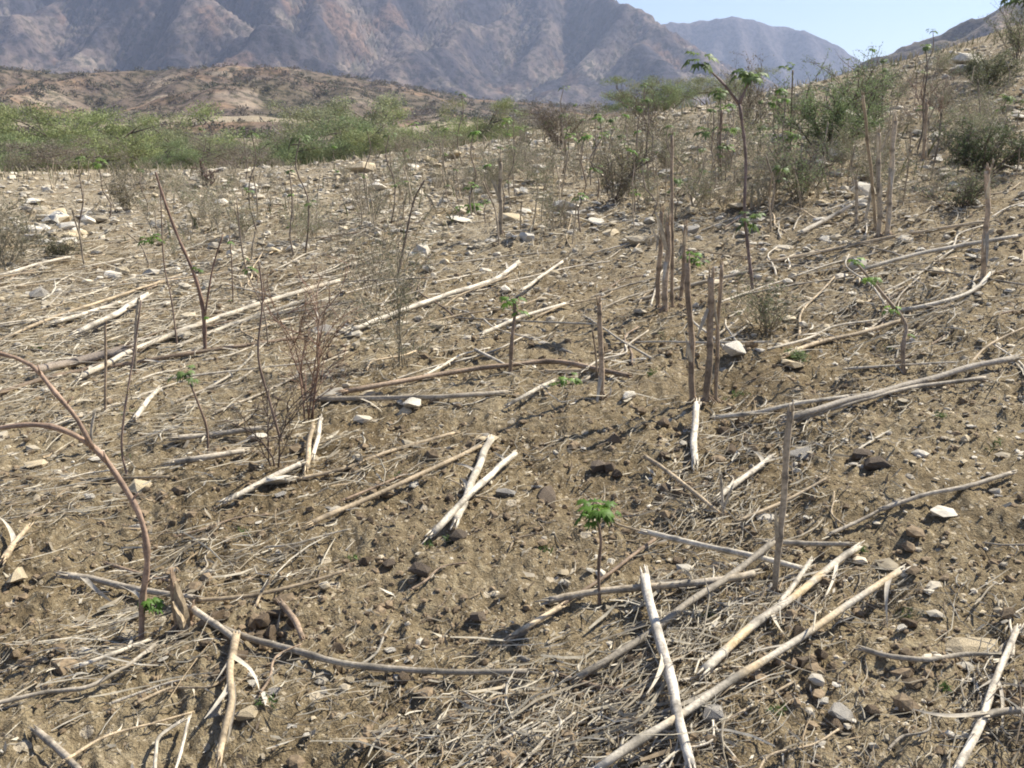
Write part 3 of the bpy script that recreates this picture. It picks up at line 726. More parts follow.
F_([(107, 565), (150, 578), (200, 590)], 5, BROWN*1.3, 'thin brown stem above the grey-brown stalk behind the bent branch', 0, None, 4)
F_([(190, 603), (250, 596), (300, 585), (345, 573)], 6, TAN*.8, 'thin reddish-tan stem stretching right from the split stump', 0, [.02]*4, 4)
F_([(236, 640), (230, 668), (233, 705), (226, 730), (220, 762)], 10, TAN*1.1, 'pale brown broken stalk lying straight towards the viewer', 0, [.04, .04, .03, .03, .03], 8, 4)
F_([(38, 736), (58, 752), (82, 775)], 9, GREY*.85, 'dark grey-brown stick in the lower left corner', 0, [.02]*3, 9)
F_([(-8, 706), (40, 696), (90, 688), (125, 668), (155, 645)], 6, GREY*.9, 'curved grey stem sweeping up to the fan of straw at lower left', 0, [.03]*5, 5, 3)
F_([(80, 668), (110, 655), (148, 642)], 6, PALE, 'pale straw stalk forming the top of the fan at lower left', 0, [.05, .05, .03], 4, 3)
F_([(155, 775), (160, 742), (182, 724)], 5, PALE*1.05, 'thin white curved stem at the bottom edge, left one of a pair', 0, [.04]*3, 4)
F_([(175, 775), (183, 748), (190, 722)], 4, PALE, 'thin white straight stem at the bottom edge, right one of a pair', 0, [.06, .05, .03], 4)
F_([(4, 560), (15, 547), (28, 530)], 9, TAN*1.25, 'short orange-tan stalk piece at the left border', .2, [.02]*3, 6, 2)
F_([(430, 536), (455, 511), (485, 482), (514, 454)], 9, PALE*1.15, 'right prong of the split whitish stalk near the centre', 0, [.02, .05, .06, .05], 7, 2)
F_([(456, 522), (468, 490), (480, 464), (490, 441)], 9, PALE*1.1, 'left prong of the split whitish stalk near the centre', 0, [.02, .03, .03, .02], 9, 2)
F_([(310, 525), (360, 502), (420, 476), (481, 446)], 7, TAN*.95, 'straight tan stalk pointing from lower left at the flat buff slab', 0, [.02]*4, 5)
F_([(300, 480), (342, 470), (390, 452), (455, 434)], 5, TAN, 'thin wavy pale stem above the straight tan stalk', 0, None, 4)
F_([(318, 400), (370, 400), (440, 398), (508, 392)], 8, GREY*.9, 'grey-brown stalk lying level behind the egg-like stone', 0, [.02]*4, 7, 1)
F_([(345, 392), (400, 382), (460, 372), (508, 366), (560, 363), (628, 376)], 8, BROWN*1.4, 'dark tan stalk lying across the foot of the leafy stub', 0, [.03]*6, 7, 2)
F_([(508, 406), (530, 394), (553, 381)], 6, PALE, 'short pale stalk right of the foot of the leafy stub', 0, [.03]*3, 6)
F_([(545, 372), (590, 372), (628, 374)], 7, TAN, 'orange-tan stalk lying at the foot of the lone stub', .2, None, 6)
F_([(352, 330), (400, 312), (445, 296), (495, 280), (518, 263)], 8, PALE*1.1, 'long whitish jagged stalk in the middle of the field', 0, [.03]*5, 7, 4)
F_([(482, 335), (520, 318), (566, 304)], 6, PALE, 'straight pale stalk right of the leafy stub', 0, [.03]*3, 5)
F_([(522, 290), (540, 278), (562, 262)], 5, PALE, 'pale broken piece right of the long jagged stalk', 0, [.05]*3, 4)
F_([(476, 350), (490, 357), (507, 366)], 5, PALE, 'short pale piece touching the left of the leafy stub', 0, [.05, .03, .02], 4)
F_([(785, 420), (830, 407), (880, 393), (930, 379), (970, 368), (1016, 358)], 9, np.array((.45, .39, .30)), 'thick grey jointed stalk reaching to the right border', 0, [.06, .05, .05, .04, .04, .03], 9, 1)
F_([(716, 418), (760, 412), (800, 404), (850, 397)], 7, PALE*.85, 'pale stalk crossing the left end of the thick jointed one', 0, [.05, .05, .04, .03], 6, 2)
F_([(800, 420), (850, 404), (905, 390), (985, 378)], 6, GREY, 'thinner grey stalk lying under the thick jointed one', 0, [.02]*4, 6, 1)
F_([(785, 356), (820, 343), (860, 333), (902, 321)], 7, TAN*1.05, 'tan stalk right of the flat buff stone on the slope', 0, [.02]*4, 6, 2)
F_([(900, 312), (940, 303), (975, 290), (991, 274)], 7, PALE, 'whitish kinked stalk near the foot of the right-hand stub', 0, [.02]*4, 6, 1)
F_([(882, 511), (925, 498), (965, 488), (1012, 474)], 6, GREY*1.05, 'grey thin stalk rising to the right border below the thick jointed one', 0, [.02]*4, 6)
F_([(645, 457), (675, 478), (718, 512)], 6, TAN*1.1, 'thin pale stem slanting towards the short splintered stubs', 0, [.05, .04, .02], 5)
F_([(695, 463), (694, 435), (698, 405)], 9, PALE*1.1, 'short white stalk lying at the foot of the three standing stalks', 0, [.02, .04, .08], 8)
F_([(720, 496), (745, 478), (772, 458)], 8, PALE*.95, 'short pale stalk left of the leaning upright stalk', 0, [.03]*3, 6, 2)
F_([(740, 522), (790, 500), (825, 480)], 5, TAN, 'thin tan stem behind the leaning upright stalk', 0, [.03]*3, 4)
F_([(765, 542), (810, 546), (850, 547)], 7, GREY, 'short grey stalk right of the foot of the leaning upright stalk', 0, [.03]*3, 6)
F_([(830, 535), (865, 518), (900, 503)], 5, GREY, 'thin grey stem pointing up and right from the orange-stained stalk', 0, None, 4)
F_([(77, 333), (110, 317), (147, 296)], 9, PALE*1.15, 'short bright white stalk at the left, behind the small standing stub', 0, [.05]*3, 8, 2)
F_([(54, 323), (85, 314), (120, 303)], 7, PALE, 'pale stalk just left of the bright white one', 0, [.03]*3, 6, 1)
F_([(34, 371), (75, 362), (127, 350)], 12, np.array((.33, .27, .21)), 'thickest dark grey stalk at left with a blackened end', 0, [.04]*3, 13, 1)
F_([(-6, 396), (50, 378), (120, 366), (200, 352), (300, 338)], 7, BROWN*1.2, 'long dark brown stalk lying below the thickest one at left', 0, [.02]*5, 5, 2)
F_([(80, 378), (140, 348), (200, 325), (260, 304), (338, 281)], 9, PALE*1.0, 'very long pale stalk crossing the left half of the field', .15, [.03]*5, 7, 5)
F_([(180, 346), (240, 322), (310, 300)], 6, PALE*.9, 'pale stalk lying right under the very long one', 0, [.02]*3, 5, 2)
F_([(0, 340), (60, 316), (120, 296), (180, 275)], 5, TAN, 'thin tan stalk running up and right above the bright white one', 0, [.02]*4, 4, 2)
F_([(0, 276), (40, 264), (70, 258)], 5, PALE, 'thin pale stalk at the left border below the stone heap', 0, [.03]*3, 4)
F_([(135, 418), (146, 404), (158, 390)], 8, PALE, 'short white piece between the standing stub and the crooked thin stem', 0, [.03]*3, 7)
F_([(225, 503), (262, 484), (300, 465)], 7, PALE*1.05, 'pale stalk pointing at the long pale slab at left', 0, [.03]*3, 7, 2)
F_([(306, 470), (308, 450), (313, 427)], 7, TAN*1.3, 'short tan piece leaning by the dead twiggy stems, left of two', 0, [.02, .05, .08], 5)
F_([(313, 456), (317, 438), (321, 420)], 6, PALE*1.1, 'short white piece leaning by the dead twiggy stems, right of two', 0, [.02, .05, .08], 5)
F_([(178, 438), (215, 434), (262, 428)], 7, GREY, 'grey stalk lying behind the thin leafless stem at left', 0, [.03]*3, 6)
F_([(172, 463), (205, 459), (244, 451)], 8, GREY*1.15, 'pale grey stalk touching the charred clod', 0, [.03]*3, 7)
F_([(35, 482), (100, 480), (170, 477)], 4, TAN*.9, 'thin level tan stem above the smooth tan stone', 0, None, 4)
F_([(282, 606), (292, 620), (302, 638)], 8, BROWN*1.5, 'short brown stick left of the clod chain', 0, [.05, .03, .03], 7)
F_([(255, 608), (262, 593), (270, 583)], 4, TAN*1.3, 'tiny tan splinter standing beside the short brown stick', 0, [.0, .05, .10], 3)
F_([(345, 500), (375, 487), (405, 475)], 4, BROWN*1.4, 'thin brown stem just above the straight tan stalk', 0, None, 3)
F_([(690, 205), (700, 196), (722, 188)], 5, PALE, 'pale short stalk among the rubble behind the brown stubs', 0, [.02]*3, 4)
F_([(800, 233), (830, 218), (852, 205)], 7, PALE*.9, 'pale grey stalk leaning down to the left from the pair of standing stalks', 0, [.03, .05, .10], 6)
F_([(770, 262), (830, 250), (900, 236), (985, 222)], 6, TAN*.95, 'long tan stalk lying across the slope at right', 0, [.02]*4, 5, 2)
F_([(640, 300), (690, 286), (760, 270)], 6, GREY, 'grey stalk behind the three standing stalks', 0, [.02]*3, 5, 1)
F_([(860, 270), (930, 252), (1020, 236)], 6, PALE*.9, 'pale stalk crossing behind the right-hand stub', 0, [.03]*3, 6, 1)
# split stump, flat brown pieces
def stump():
    b = P(184, 628); root = empty('split_stump', b); tag(root, 'brown split stalk stump standing upright beside the bent branch', 'stump')
    s = depth(b)/FPX
    for (x0, x1, x2, top, w, c, dy) in [(-3, -5, -7, 78, 11, BROWN*1.35, 0), (4, 1, -2, 66, 13, TAN*.75, -.015), (9, 2, -4, 48, 8, TAN*1.0, -.03), (-1, 6, 10, 40, 6, BROWN*1.2, .02)]:
        mb = MB(); n = 9; V = []; h = top*s
        for i in range(n+1):
            t = i/n; ww = w*s*.5*(1-.85*t**3)*(.8+.4*math.sin(t*2.4)); cx = (x0*(1-t)**2+2*x1*t*(1-t)+x2*t*t)*s
            z = -.03+h*t; jag = .004*math.sin(i*7.7)
            V += [(cx-ww, dy, z), (cx-ww*.4, dy-.012, z), (cx+ww*.5+jag, dy-.013, z), (cx+ww, dy, z), (cx, dy+.006, z)]
        F = [(i*5+k, i*5+(k+1) % 5, (i+1)*5+(k+1) % 5, (i+1)*5+k) for i in range(n) for k in range(5)]+[tuple(n*5+k for k in range(5))]
        cols = np.array([c*(1+.2*math.sin(k*3.1)) for k in range(len(V))]); mb.add(V, F, cols)
        link('sliver', mb.mesh('sliver', M_stalk, False), root)
    mb = MB()
    for k in range(14):
        a = k*.45; tube(mb, [(math.cos(a)*.01, math.sin(a)*.01, .03), (math.cos(a)*.045, math.sin(a)*.04, .0), (math.cos(a)*.08, math.sin(a)*.07, -.01)], [.005, .003, .001], BROWN*1.3, 4)
    link('root_base', mb.mesh('root_base', M_stalk), root)
stump()

# ------------------------------------------------------------------ standing stalks
def standing(b_px, t_px, w_px, base, label, group=None, name='standing_stalk', w2=None, frayed=True):
    w_px = w_px*.7; w2 = w2*.7 if w2 else None; b = P(*b_px); t = PT(t_px[0], t_px[1], b.y); s = depth(b)/FPX; rd = random.Random(int(b_px[0]*7+b_px[1]))
    mb = MB(); lean = Vector((rd.uniform(-.01, .01), rd.uniform(-.03, .03), 0))
    pts = [b-Vector((0, 0, .04)), b.lerp(t, .5)+lean*.3+Vector((rd.uniform(-.006, .006), 0, 0)), t+lean]
    stalk_mesh(mb, pts, w_px*s/2, (w2 or w_px*.85)*s/2, base, frayed, 0, rd, .19)
    root = link(name, mb.mesh(name, M_stalk, True, b), None, b); tag(root, label, 'stalk', group)
    m2 = MB()
    for k in range(9):
        a = rd.uniform(0, 6.28); q = Vector((math.cos(a), math.sin(a), 0)); r = w_px*s/2; g = Hz(b.x+q.x*r*3, b.y+q.y*r*3)-b.z
        tube(m2, [b+q*r*.4+Vector((0, 0, r*2.2)), b+q*r*1.6+Vector((0, 0, r*.9)), b+q*r*3.2+Vector((0, 0, g-.005))], [r*.22, r*.2, r*.1], BROWN*1.2, 4)
    link('prop_roots', m2.mesh('prop_roots', M_twig, True, b), root)
    for k in range(rd.randint(1, 3) if w_px > 4 else 0):
        m3 = MB(); a = rd.uniform(3.3, 6.1); r = w_px*s/2; c0 = pts[1].lerp(pts[2], rd.uniform(-.6, .7))
        sheath(m3, c0+Vector((math.cos(a)*r*.8, math.sin(a)*r*.8, 0)), (math.cos(a)*.35, math.sin(a)*.35, rd.choice((-1, 1))), rd.uniform(.07, .2), r*1.5, PALE*rd.uniform(.6, .9), rd)
        link('peeling_strip', m3.mesh('peeling_strip', M_straw, True, b), root)
    return root
SB = np.array((.43, .325, .22)); SG = np.array((.47, .39, .28))
standing((776, 592), (791, 409), 9, SG, 'tallest standing stalk of the foreground, leaning slightly right', w2=9)
standing((693, 402), (687, 264), 9, SB*1.05, 'left stalk of the three standing stubble stalks')
standing((707, 404), (711, 278), 10, SB, 'thick middle stalk of the three standing stubble stalks')
standing((717, 402), (719, 264), 6, SB*1.1, 'thin right stalk of the three standing stubble stalks')
standing((602, 398), (599, 302), 8, SB*1.05, 'lone brown standing stub in the middle of the field')
standing((597, 378), (593, 330), 3, SB*.8, 'thin dark stem just left of the lone brown stub')
standing((879, 238), (879, 133), 7, SG*1.1, 'left one of the pair of pale stalks on the right slope')
standing((887, 236), (893, 121), 8, SG*1.15, 'right one of the pair of pale stalks on the right slope')
standing((877, 230), (861, 95), 5, TAN, 'thin tan stalk leaning left behind the pair on the right slope', w2=4)
standing((983, 282), (989, 171), 8, SB*1.1, 'single thick stub standing near the right border')
standing((658, 308), (661, 212), 7, SB, 'left stub of the brown cluster behind the three stalks')
standing((666, 310), (667, 222), 9, SB*1.1, 'thick middle stub of the brown cluster behind the three stalks')
standing((673, 306), (672, 135), 5, SB*.9, 'tall thin stem rising out of the brown cluster of stubs')
standing((681, 300), (684, 226), 6, SB*.9, 'right stub of the brown cluster behind the three stalks')
standing((104, 412), (103, 323), 4, SB*.9, 'short thin brown stub standing in the litter at left')
standing((134, 375), (136, 300), 5, SG*.8, 'grey-brown stub standing right of the short thin one at left')
standing((502, 236), (500, 162), 6, SG*.9, 'greyish stub standing in front of the rubble')
standing((725, 512), (723, 476), 5, PALE*.9, 'tiny splintered stub left of the leaning upright stalk')
standing((719, 514), (729, 486), 4, PALE, 'tiny pale splinter crossing the tiny stub')
standing((857, 222), (857, 180), 5, SG*.9, 'short stub left of the pair on the right slope')
standing((865, 220), (872, 182), 5, PALE, 'short whitish stub leaning against the upright pale stone')
standing((92, 452), (91, 415), 5, PALE*.8, 'short pale stub between the two arms of the bent branch')
standing((752, 210), (751, 186), 4, SG, 'short pale stub beside the tall forked plant')
standing((612, 200), (611, 163), 4, SG, 'short greyish stub amid the rubble right of the middle')
standing((924, 160), (926, 105), 5, SB, 'brown stub up the slope left of the dark bush')
standing((700, 176), (699, 146), 3, SG, 'small stub left of the tall forked plant far up')

# ------------------------------------------------------------------ leafy shoots
def palmate(mb, c, d, size, col, rd):
    """one drooping five-lobed leaf"""
    d = Vector(d).normalized(); s = d.cross(Vector((0, 0, 1)))
    s = s.normalized() if s.length > .1 else Vector((1, 0, 0)); nn = s.cross(d)
    V = [Vector(c)]; lob = [-1.35, -.7, 0, .7, 1.35]
    for k, a in enumerate(lob):
        ln = size*(1-.18*abs(k-2)); dr = d*math.cos(a)+s*math.sin(a)
        if k == 0: V.append(c+(d*math.cos(a-.35)+s*math.sin(a-.35))*size*.35)
        V.append(c+dr*ln*.62+nn*size*.10-Vector((0, 0, .05*size)))
        V.append(c+dr*ln-Vector((0, 0, ln*.38)))
        a2 = a+.35; V.append(c+(d*math.cos(a2)+s*math.sin(a2))*size*.42-Vector((0, 0, .06*size)))
    F = []; m = 1
    for k in range(5):
        l, mid, tip, r_ = m, m+1, m+2, m+3
        F += [(0, l, mid), (0, mid, r_), (l, tip, mid), (mid, tip, r_)]; m = r_
    mb.add([tuple(v) for v in V], F, np.array(col)*rd.uniform(.75, 1.25))
LEAF = np.array((.14, .25, .05)); LEAFD = np.array((.15, .215, .075)); LEAFY = np.array((.21, .33, .08))
def tuft(mb, c, s, n, col, rd):
    c = Vector(c); tube(mb, [c-Vector((0, 0, s*.25)), c, c+Vector((0, 0, s*.1))], [s*.06, s*.05, s*.02], np.array(col)*.8, 4)
    for k in range(n):
        a = rd.uniform(0, 6.28); e = rd.uniform(-.35, .9)
        d = Vector((math.cos(a)*math.cos(e), math.sin(a)*math.cos(e), math.sin(e)))
        st = s*rd.uniform(.1, .85); palmate(mb, c+d*st, Vector((d.x*.9, d.y*.9, d.z*.9-.6)), s*rd.uniform(.45, .75), col, rd)
def shoot(stems, tufts, label, name='seedling', col=(.23, .165, .12), tcol=LEAF, cat='plant', group=None, zoff=0):
    """stems: list of (pixel points from foot up, width px start, width px end); tufts: (px, py, size px, n)"""
    b = P(*stems[0][0][0]); s = depth(b)/FPX; rd = random.Random(int(b.x*1000)+77)
    root = empty(name, b); tag(root, label, cat, group); root.location = b; mb = MB()
    for k, (pp, w0, w1) in enumerate(stems):
        pts = []
        for i, q in enumerate(pp):
            v = PT(q[0], q[1], b.y); v.y += (0 if i == 0 else rd.uniform(-.015, .015)); pts.append(v)
        if k == 0: pts[0] = b-Vector((0, 0, .03))
        sp = spline(pts, .03); rr = [(w0+(w1-w0)*i/(len(sp)-1))*.72*s/2*(1+.10*math.sin(i*1.9)+.22*(i % 5 == 0)) for i in range(len(sp))]
        tube(mb, sp, rr, np.array(col), 6, True, lambda i, k2: np.array(col)*(1+.25*math.sin(i*.8+k2)+.15*math.sin(i*2.9)))
    link('stem', mb.mesh('stem', M_twig, True, b), root)
    for (px, py, sz, n) in tufts:
        m2 = MB(); c = PT(px, py, b.y); tuft(m2, c, sz*1.3*s, int(n*1.3), tcol, rd); link('leaf_tuft', m2.mesh('leaf_tuft', M_leaf, True, b), root)
    return root
shoot([([(600, 604), (599, 570), (601, 540), (597, 518)], 5, 4)], [(597, 513, 17, 15), (589, 518, 10, 5), (606, 511, 10, 6)], 'green leafy seedling standing alone in the foreground')
shoot([([(510, 374), (512, 340), (515, 312), (514, 300)], 6, 5)], [(510, 302, 10, 7), (517, 312, 7, 4), (505, 298, 6, 3)], 'brown stub with a few green leaves in mid field', col=(.27, .20, .14))
shoot([([(208, 455), (206, 430), (200, 405), (190, 384)], 3.5, 3)], [(184, 374, 10, 8), (192, 380, 7, 3)], 'thin shoot topped with one dark green tuft, left of the dead stems', tcol=LEAFD*1.1)
shoot([([(754, 292), (748, 250), (744, 210), (746, 160), (741, 118), (739, 104)], 5, 4), ([(739, 104), (725, 86), (712, 72), (702, 64)], 4, 2.5), ([(739, 104), (744, 92), (748, 80)], 5, 3)],
      [(698, 63, 12, 10), (744, 73, 10, 7), (752, 76, 11, 8), (748, 222, 13, 6), (755, 216, 8, 4)], 'tall forked plant with drooping leaf tufts rising above the field', col=(.22, .165, .14), tcol=LEAFD)
shoot([([(722, 180), (720, 150), (722, 110)], 3, 2.5)], [(721, 93, 9, 6), (727, 128, 9, 6), (706, 132, 9, 6)], 'darker leafy shoot just left of the tall forked plant', tcol=LEAFD)
shoot([([(790, 158), (791, 120), (793, 70)], 2.5, 2)], [(784, 67, 6, 4), (793, 66, 6, 4)], 'thin pale stem with two tiny leaf tufts seen against the far mountain', tcol=LEAFD*1.2)
shoot([([(904, 372), (902, 345), (906, 325), (893, 306), (880, 290), (866, 274), (856, 262)], 7, 3), ], [(855, 262, 9, 5), (871, 279, 9, 6), (892, 309, 8, 5), (909, 335, 5, 3)], 'curved grey shoot with light green leaves on the right slope', col=(.33, .26, .19), tcol=LEAFY)
shoot([([(205, 353), (203, 310), (195, 275), (178, 235), (165, 200), (156, 172)], 6, 3), ([(205, 315), (212, 270), (222, 235)], 3, 2)], [(152, 241, 9, 7), (199, 270, 6, 3), (208, 318, 6, 3)], 'tall crooked reddish-brown stem with a green tuft at its left', col=(.25, .165, .12))
shoot([([(140, 640), (143, 600), (149, 560), (143, 520), (122, 483), (92, 448), (50, 426), (0, 428), (-30, 440)], 9, 7), ([(92, 448), (78, 420), (56, 392), (30, 366), (0, 353), (-30, 350)], 7, 5), ([(146, 582), (153, 577)], 4, 1.5), ([(132, 500), (139, 492)], 4, 1.5), ([(106, 462), (104, 451)], 4, 1.5), ([(66, 404), (73, 397)], 3, 1.2), ([(40, 374), (38, 364)], 3, 1.2), ([(148, 540), (141, 534)], 4, 1.5)],
      [(146, 603, 13, 9), (152, 606, 10, 6)], 'bent reddish branch arching out of the left border', 'branch', col=(.36, .25, .175))
shoot([([(282, 440), (270, 400), (259, 355), (262, 300), (258, 262)], 4, 2), ([(282, 440), (292, 470)], 3, 4)], [], 'thin leafless stem standing at the left of the dead weed', col=(.22, .16, .12))
shoot([([(178, 350), (172, 300), (163, 260), (160, 185)], 2.5, 1.5)], [(160, 240, 4, 2)], 'thin upright stem left of the crooked reddish-brown one', col=(.27, .2, .15))
shoot([([(128, 478), (122, 450), (126, 410), (134, 350), (142, 300)], 3.5, 2)], [], 'thin crooked stem growing from the smooth tan stone', col=(.30, .22, .17))
shoot([([(268, 345), (264, 310), (245, 265), (237, 200)], 2, 1.5)], [(250, 269, 6, 4), (246, 258, 4, 2)], 'thin stem with two small green leaves near the dead weed', col=(.25, .2, .15))
shoot([([(233, 305), (232, 260), (229, 235)], 2, 1.5)], [(228, 242, 5, 3), (232, 300, 4, 2)], 'slender stem with sparse leaves right of the crooked stem')
shoot([([(396, 280), (405, 240), (414, 200), (425, 180)], 4, 2)], [(405, 184, 5, 2)], 'dark leaning stem in front of the slab at the left of the rubble', col=(.17, .13, .10))
shoot([([(696, 268), (694, 262)], 4, 3)], [(690, 259, 10, 8), (697, 263, 8, 5)], 'low green leaf tuft behind the three standing stalks', tcol=LEAF)
for (px, py, lab) in [(468, 208, 'bright green leafy sprig beside the long flat slab'), (560, 382, 'small green sprig at the foot of the lone stub')]:
    shoot([([(px, py+5), (px, py)], 3, 2)], [(px-5, py+2, 9, 7), (px+6, py-2, 10, 8)], lab, tcol=LEAFY*.9)
# generic mid-field shoots (copies)
def proto_shoot(seed, h, nt, tcol, lean=.15, leaf=.045):
    rd = random.Random(seed); root = empty('seedling', (0, 0, 0)); mb = MB()
    pts = [Vector((0, 0, -.04))]
    for k in range(4): pts.append(Vector((rd.gauss(0, lean*.3)+lean*k*.12, rd.gauss(0, .03), h*(k+1)/4)))
    sp = spline(pts, .08); c = np.array((.24, .19, .145))*rd.uniform(.8, 1.2)
    tube(mb, sp, list(np.linspace(.010, .005, len(sp))), c, 5)
    link('stem', mb.mesh('stem', M_twig), root)
    for k in range(nt):
        m2 = MB()
        p = sp[-1] if k == 0 else sp[rd.randrange(len(sp)//3, len(sp))]
        tuft(m2, p+Vector((rd.uniform(-.02, .02), 0, 0)), leaf*rd.uniform(1.3, 2.4), rd.randint(4, 8), tcol, rd)
        link('leaf_tuft', m2.mesh('leaf_tuft', M_leaf), root)
    return root
protos = [proto_shoot(40+i, h, n, c) for i, (h, n, c) in enumerate([(.55, 1, LEAFD), (.8, 2, LEAF), (.45, 3, LEAFD), (1.0, 2, LEAFD), (.65, 1, LEAFY*.8), (.9, 1, LEAFD)])]
used = [False]*6
def place(o, i, p, sc, label, cat, group):
    c = o if not used[i] else copy_tree(o); used[i] = True
    c.location = p; c.scale = (sc,)*3; c.rotation_euler = (0, 0, random.uniform(0, 6.28)); tag(c, label, cat, group); return c
rd = random.Random(5)
for k in range(95):
    if k < 70: px, py = rd.uniform(400, 800), rd.triangular(128, 235, 160)
    elif k < 82: px, py = rd.uniform(820, 1020), rd.uniform(70, 190)
    else: px, py = rd.uniform(60, 400), rd.uniform(180, 260)
    if py < 100+ (800-px)*.05: py += 25
    p = P(px, py); i = rd.randrange(6)
    place(protos[i], i, p, rd.uniform(.55, 1.05), 'slim shoot with a few small leaves among the far stubble', 'plant', 'shoots in the far stubble')
# generic stub copies
stubs = []
for i in range(5):
    mb = MB(); rr = random.Random(i+60); stalk_mesh(mb, [Vector((0, 0, -.04)), Vector((rr.uniform(-.02, .02), 0, .3)), Vector((rr.uniform(-.08, .08), rr.uniform(-.05, .05), .6))], .010, .008, SG*1.1*rr.uniform(.8, 1.15), True, 0, rr)
    stubs.append(mb.mesh('stubble_stalk', M_stalkr))
for k in range(110):
    if k < 75: px, py = rd.uniform(380, 860), rd.triangular(135, 260, 180)
    elif k < 90: px, py = rd.uniform(830, 1020), rd.uniform(80, 220)
    else: px, py = rd.uniform(20, 380), rd.uniform(185, 275)
    p = P(px, py); o = link('stubble_stalk', stubs[k % 5], None, p); s = rd.uniform(.35, 1.0); o.scale = (rd.uniform(.5, .9),)*2+(s,)
    o.rotation_euler = (rd.gauss(0, .12), rd.gauss(0, .15), rd.uniform(0, 6.28)); tag(o, 'thin cut stubble stalk standing in the far part of the field', 'stalk', 'far standing stubble')
# generic fallen copies
fl = []
for i in range(12):
    rr = random.Random(i+160); mb = MB(); L = .8
    pts = [Vector((-L/2, 0, 0)), Vector((-L*.15, rr.gauss(0, .035), 0)), Vector((L*.2, rr.gauss(0, .05), 0)), Vector((L/2, rr.gauss(0, .03), 0))]
    b = [PALE, PALE*.85, TAN, GREY*1.1, PALE, TAN*1.15, BROWN*1.3, PALE*1.05, GREY, PALE*.9, TAN*.9, PALE][i]
    stalk_mesh(mb, pts, .0078, .0055, b, True, 0, rr)
    for q in range(3): sheath(mb, pts[1].lerp(pts[2], rr.random()), (rr.uniform(-1, 1), rr.uniform(-.6, .6), 0), .12, .010, PALE*.85, rr)
    fl.append(mb.mesh('fallen_stalk', M_stalkr))
FL = {'l': ('pale dry stalk in the tangled litter of the left half', 'fallen stalks of the left half'), 'r': ('dry stalk lying on the stony slope of the right half', 'fallen stalks of the right half'),
      'n': ('short broken stalk piece on the near soil', 'broken stalk pieces on the near soil')}
for k in range(190):
    if k < 95: g = 'l'; px, py = rd.uniform(0, 520), rd.triangular(180, 420, 270); s = rd.uniform(.5, 1.5)
    elif k < 160: g = 'r'; px, py = rd.uniform(520, 1020), rd.triangular(120, 400, 270); s = rd.uniform(.5, 1.5)
    else: g = 'n'; px, py = rd.uniform(0, 1020), rd.uniform(410, 765); s = rd.uniform(.18, .42)
    if px > 950 and py < 120: py += 60
    p = P(px, py); a = rd.gauss(1.0, .38) if rd.random() < .75 else rd.uniform(0, 3.1)
    e = .4*s; d = Vector((math.cos(a), math.sin(a), 0)); z1 = Hz(p.x+d.x*e, p.y+d.y*e); z0 = Hz(p.x-d.x*e, p.y-d.y*e)
    o = link('fallen_stalk', fl[k % 12]); o.scale = (s, s, rd.uniform(.7, 1.15) if g != 'n' else .75)
    if g != 'n': o.scale = (s, .85, .85)
    else: o.scale = (s, .5, .5)
    o.location = (p.x, p.y, max((z0+z1)/2, p.z)+.012); o.rotation_euler = (0, -math.atan2(z1-z0, 2*e)+rd.gauss(0, .02), a)
    tag(o, FL[g][0], 'stalk', FL[g][1])

# ------------------------------------------------------------------ weeds and shrubs
def twiggy(name, b, w, h, label, seed, ns=6, col=(.12, .09, .075), leaf=None, nleaf=0, lsz=.012, cat='weed', thick=.004, group=None, droop=0., lean=0.):
    rd = random.Random(seed); rng = np.random.default_rng(seed); root = empty(name, b); tag(root, label, cat, group); mb = MB(); tips = []
    def grow(p, d, L, r, lv):
        q = p; pts = [p]
        for i in range(4):
            d = (d+Vector((rd.gauss(0, .16), rd.gauss(0, .16), rd.gauss(.02, .08)-droop))).normalized(); q = q+d*L/4; pts.append(q)
            if lv > 0:
                for j in range(2 if rd.random() < .55 else 1):
                    dd = (d+Vector((rd.gauss(0, .65), rd.gauss(0, .65), rd.gauss(.12, .3)))).normalized()
                    grow(q, dd, L*rd.uniform(.35, .6), r*.6, lv-1)
            if lv < 2: tips.append(q.copy())
        tube(mb, pts, [r, r*.9, r*.75, r*.6, r*.35], np.array(col)*rd.uniform(.75, 1.25), 4)
    for s in range(ns):
        a = rd.uniform(0, 6.28); o = rd.uniform(.1, .6)*w/h
        grow(Vector((rd.gauss(0, .02), rd.gauss(0, .02), -.03)), Vector((math.cos(a)*o+lean, math.sin(a)*o, 1)).normalized(), h*rd.uniform(.6, 1.0), thick, 2)
    link('twigs', mb.mesh('twigs', M_twig), root)
    if leaf is not None:
        Vs = []; Ks = []; per = max(1, nleaf//max(1, len(tips)))
        for t in tips:
            V, K = leaf_cloud(per, np.array(t), np.array((1, 1, .8))*lsz*4, lsz, np.array(leaf)*rd.uniform(.7, 1.3), rng, .5); Vs.append(V); Ks.append(K)
        V = np.concatenate(Vs); link('foliage', mesh_np('foliage', V, quads(len(V)//4), M_leaf, np.concatenate(Ks)), root)
    return root
tw = lambda px, py, wpx, hpx, label, seed, **k: (lambda b: twiggy(k.pop('name', 'weed'), b, wpx*depth(b)/FPX, hpx*depth(b)/FPX, label, seed, **k))(P(px, py))
DG = (.15, .175, .09); MG = (.20, .26, .115); DR = (.36, .31, .23)
tw(305, 420, 60, 130, 'dead brown twiggy weed standing left of the fallen level stalk', 1, ns=5, col=(.25, .16, .11), thick=.0045, name='dead_weed')
tw(275, 470, 40, 90, 'small dead weed at the foot of the thin leafless stem', 2, ns=3, col=(.12, .09, .075), thick=.004, name='dead_weed')
tw(402, 365, 80, 120, 'wispy grey-green weed in the middle, over the long jagged stalk', 3, ns=7, leaf=(.15, .17, .09), nleaf=2600, lsz=.007, col=(.24, .21, .15), thick=.003)
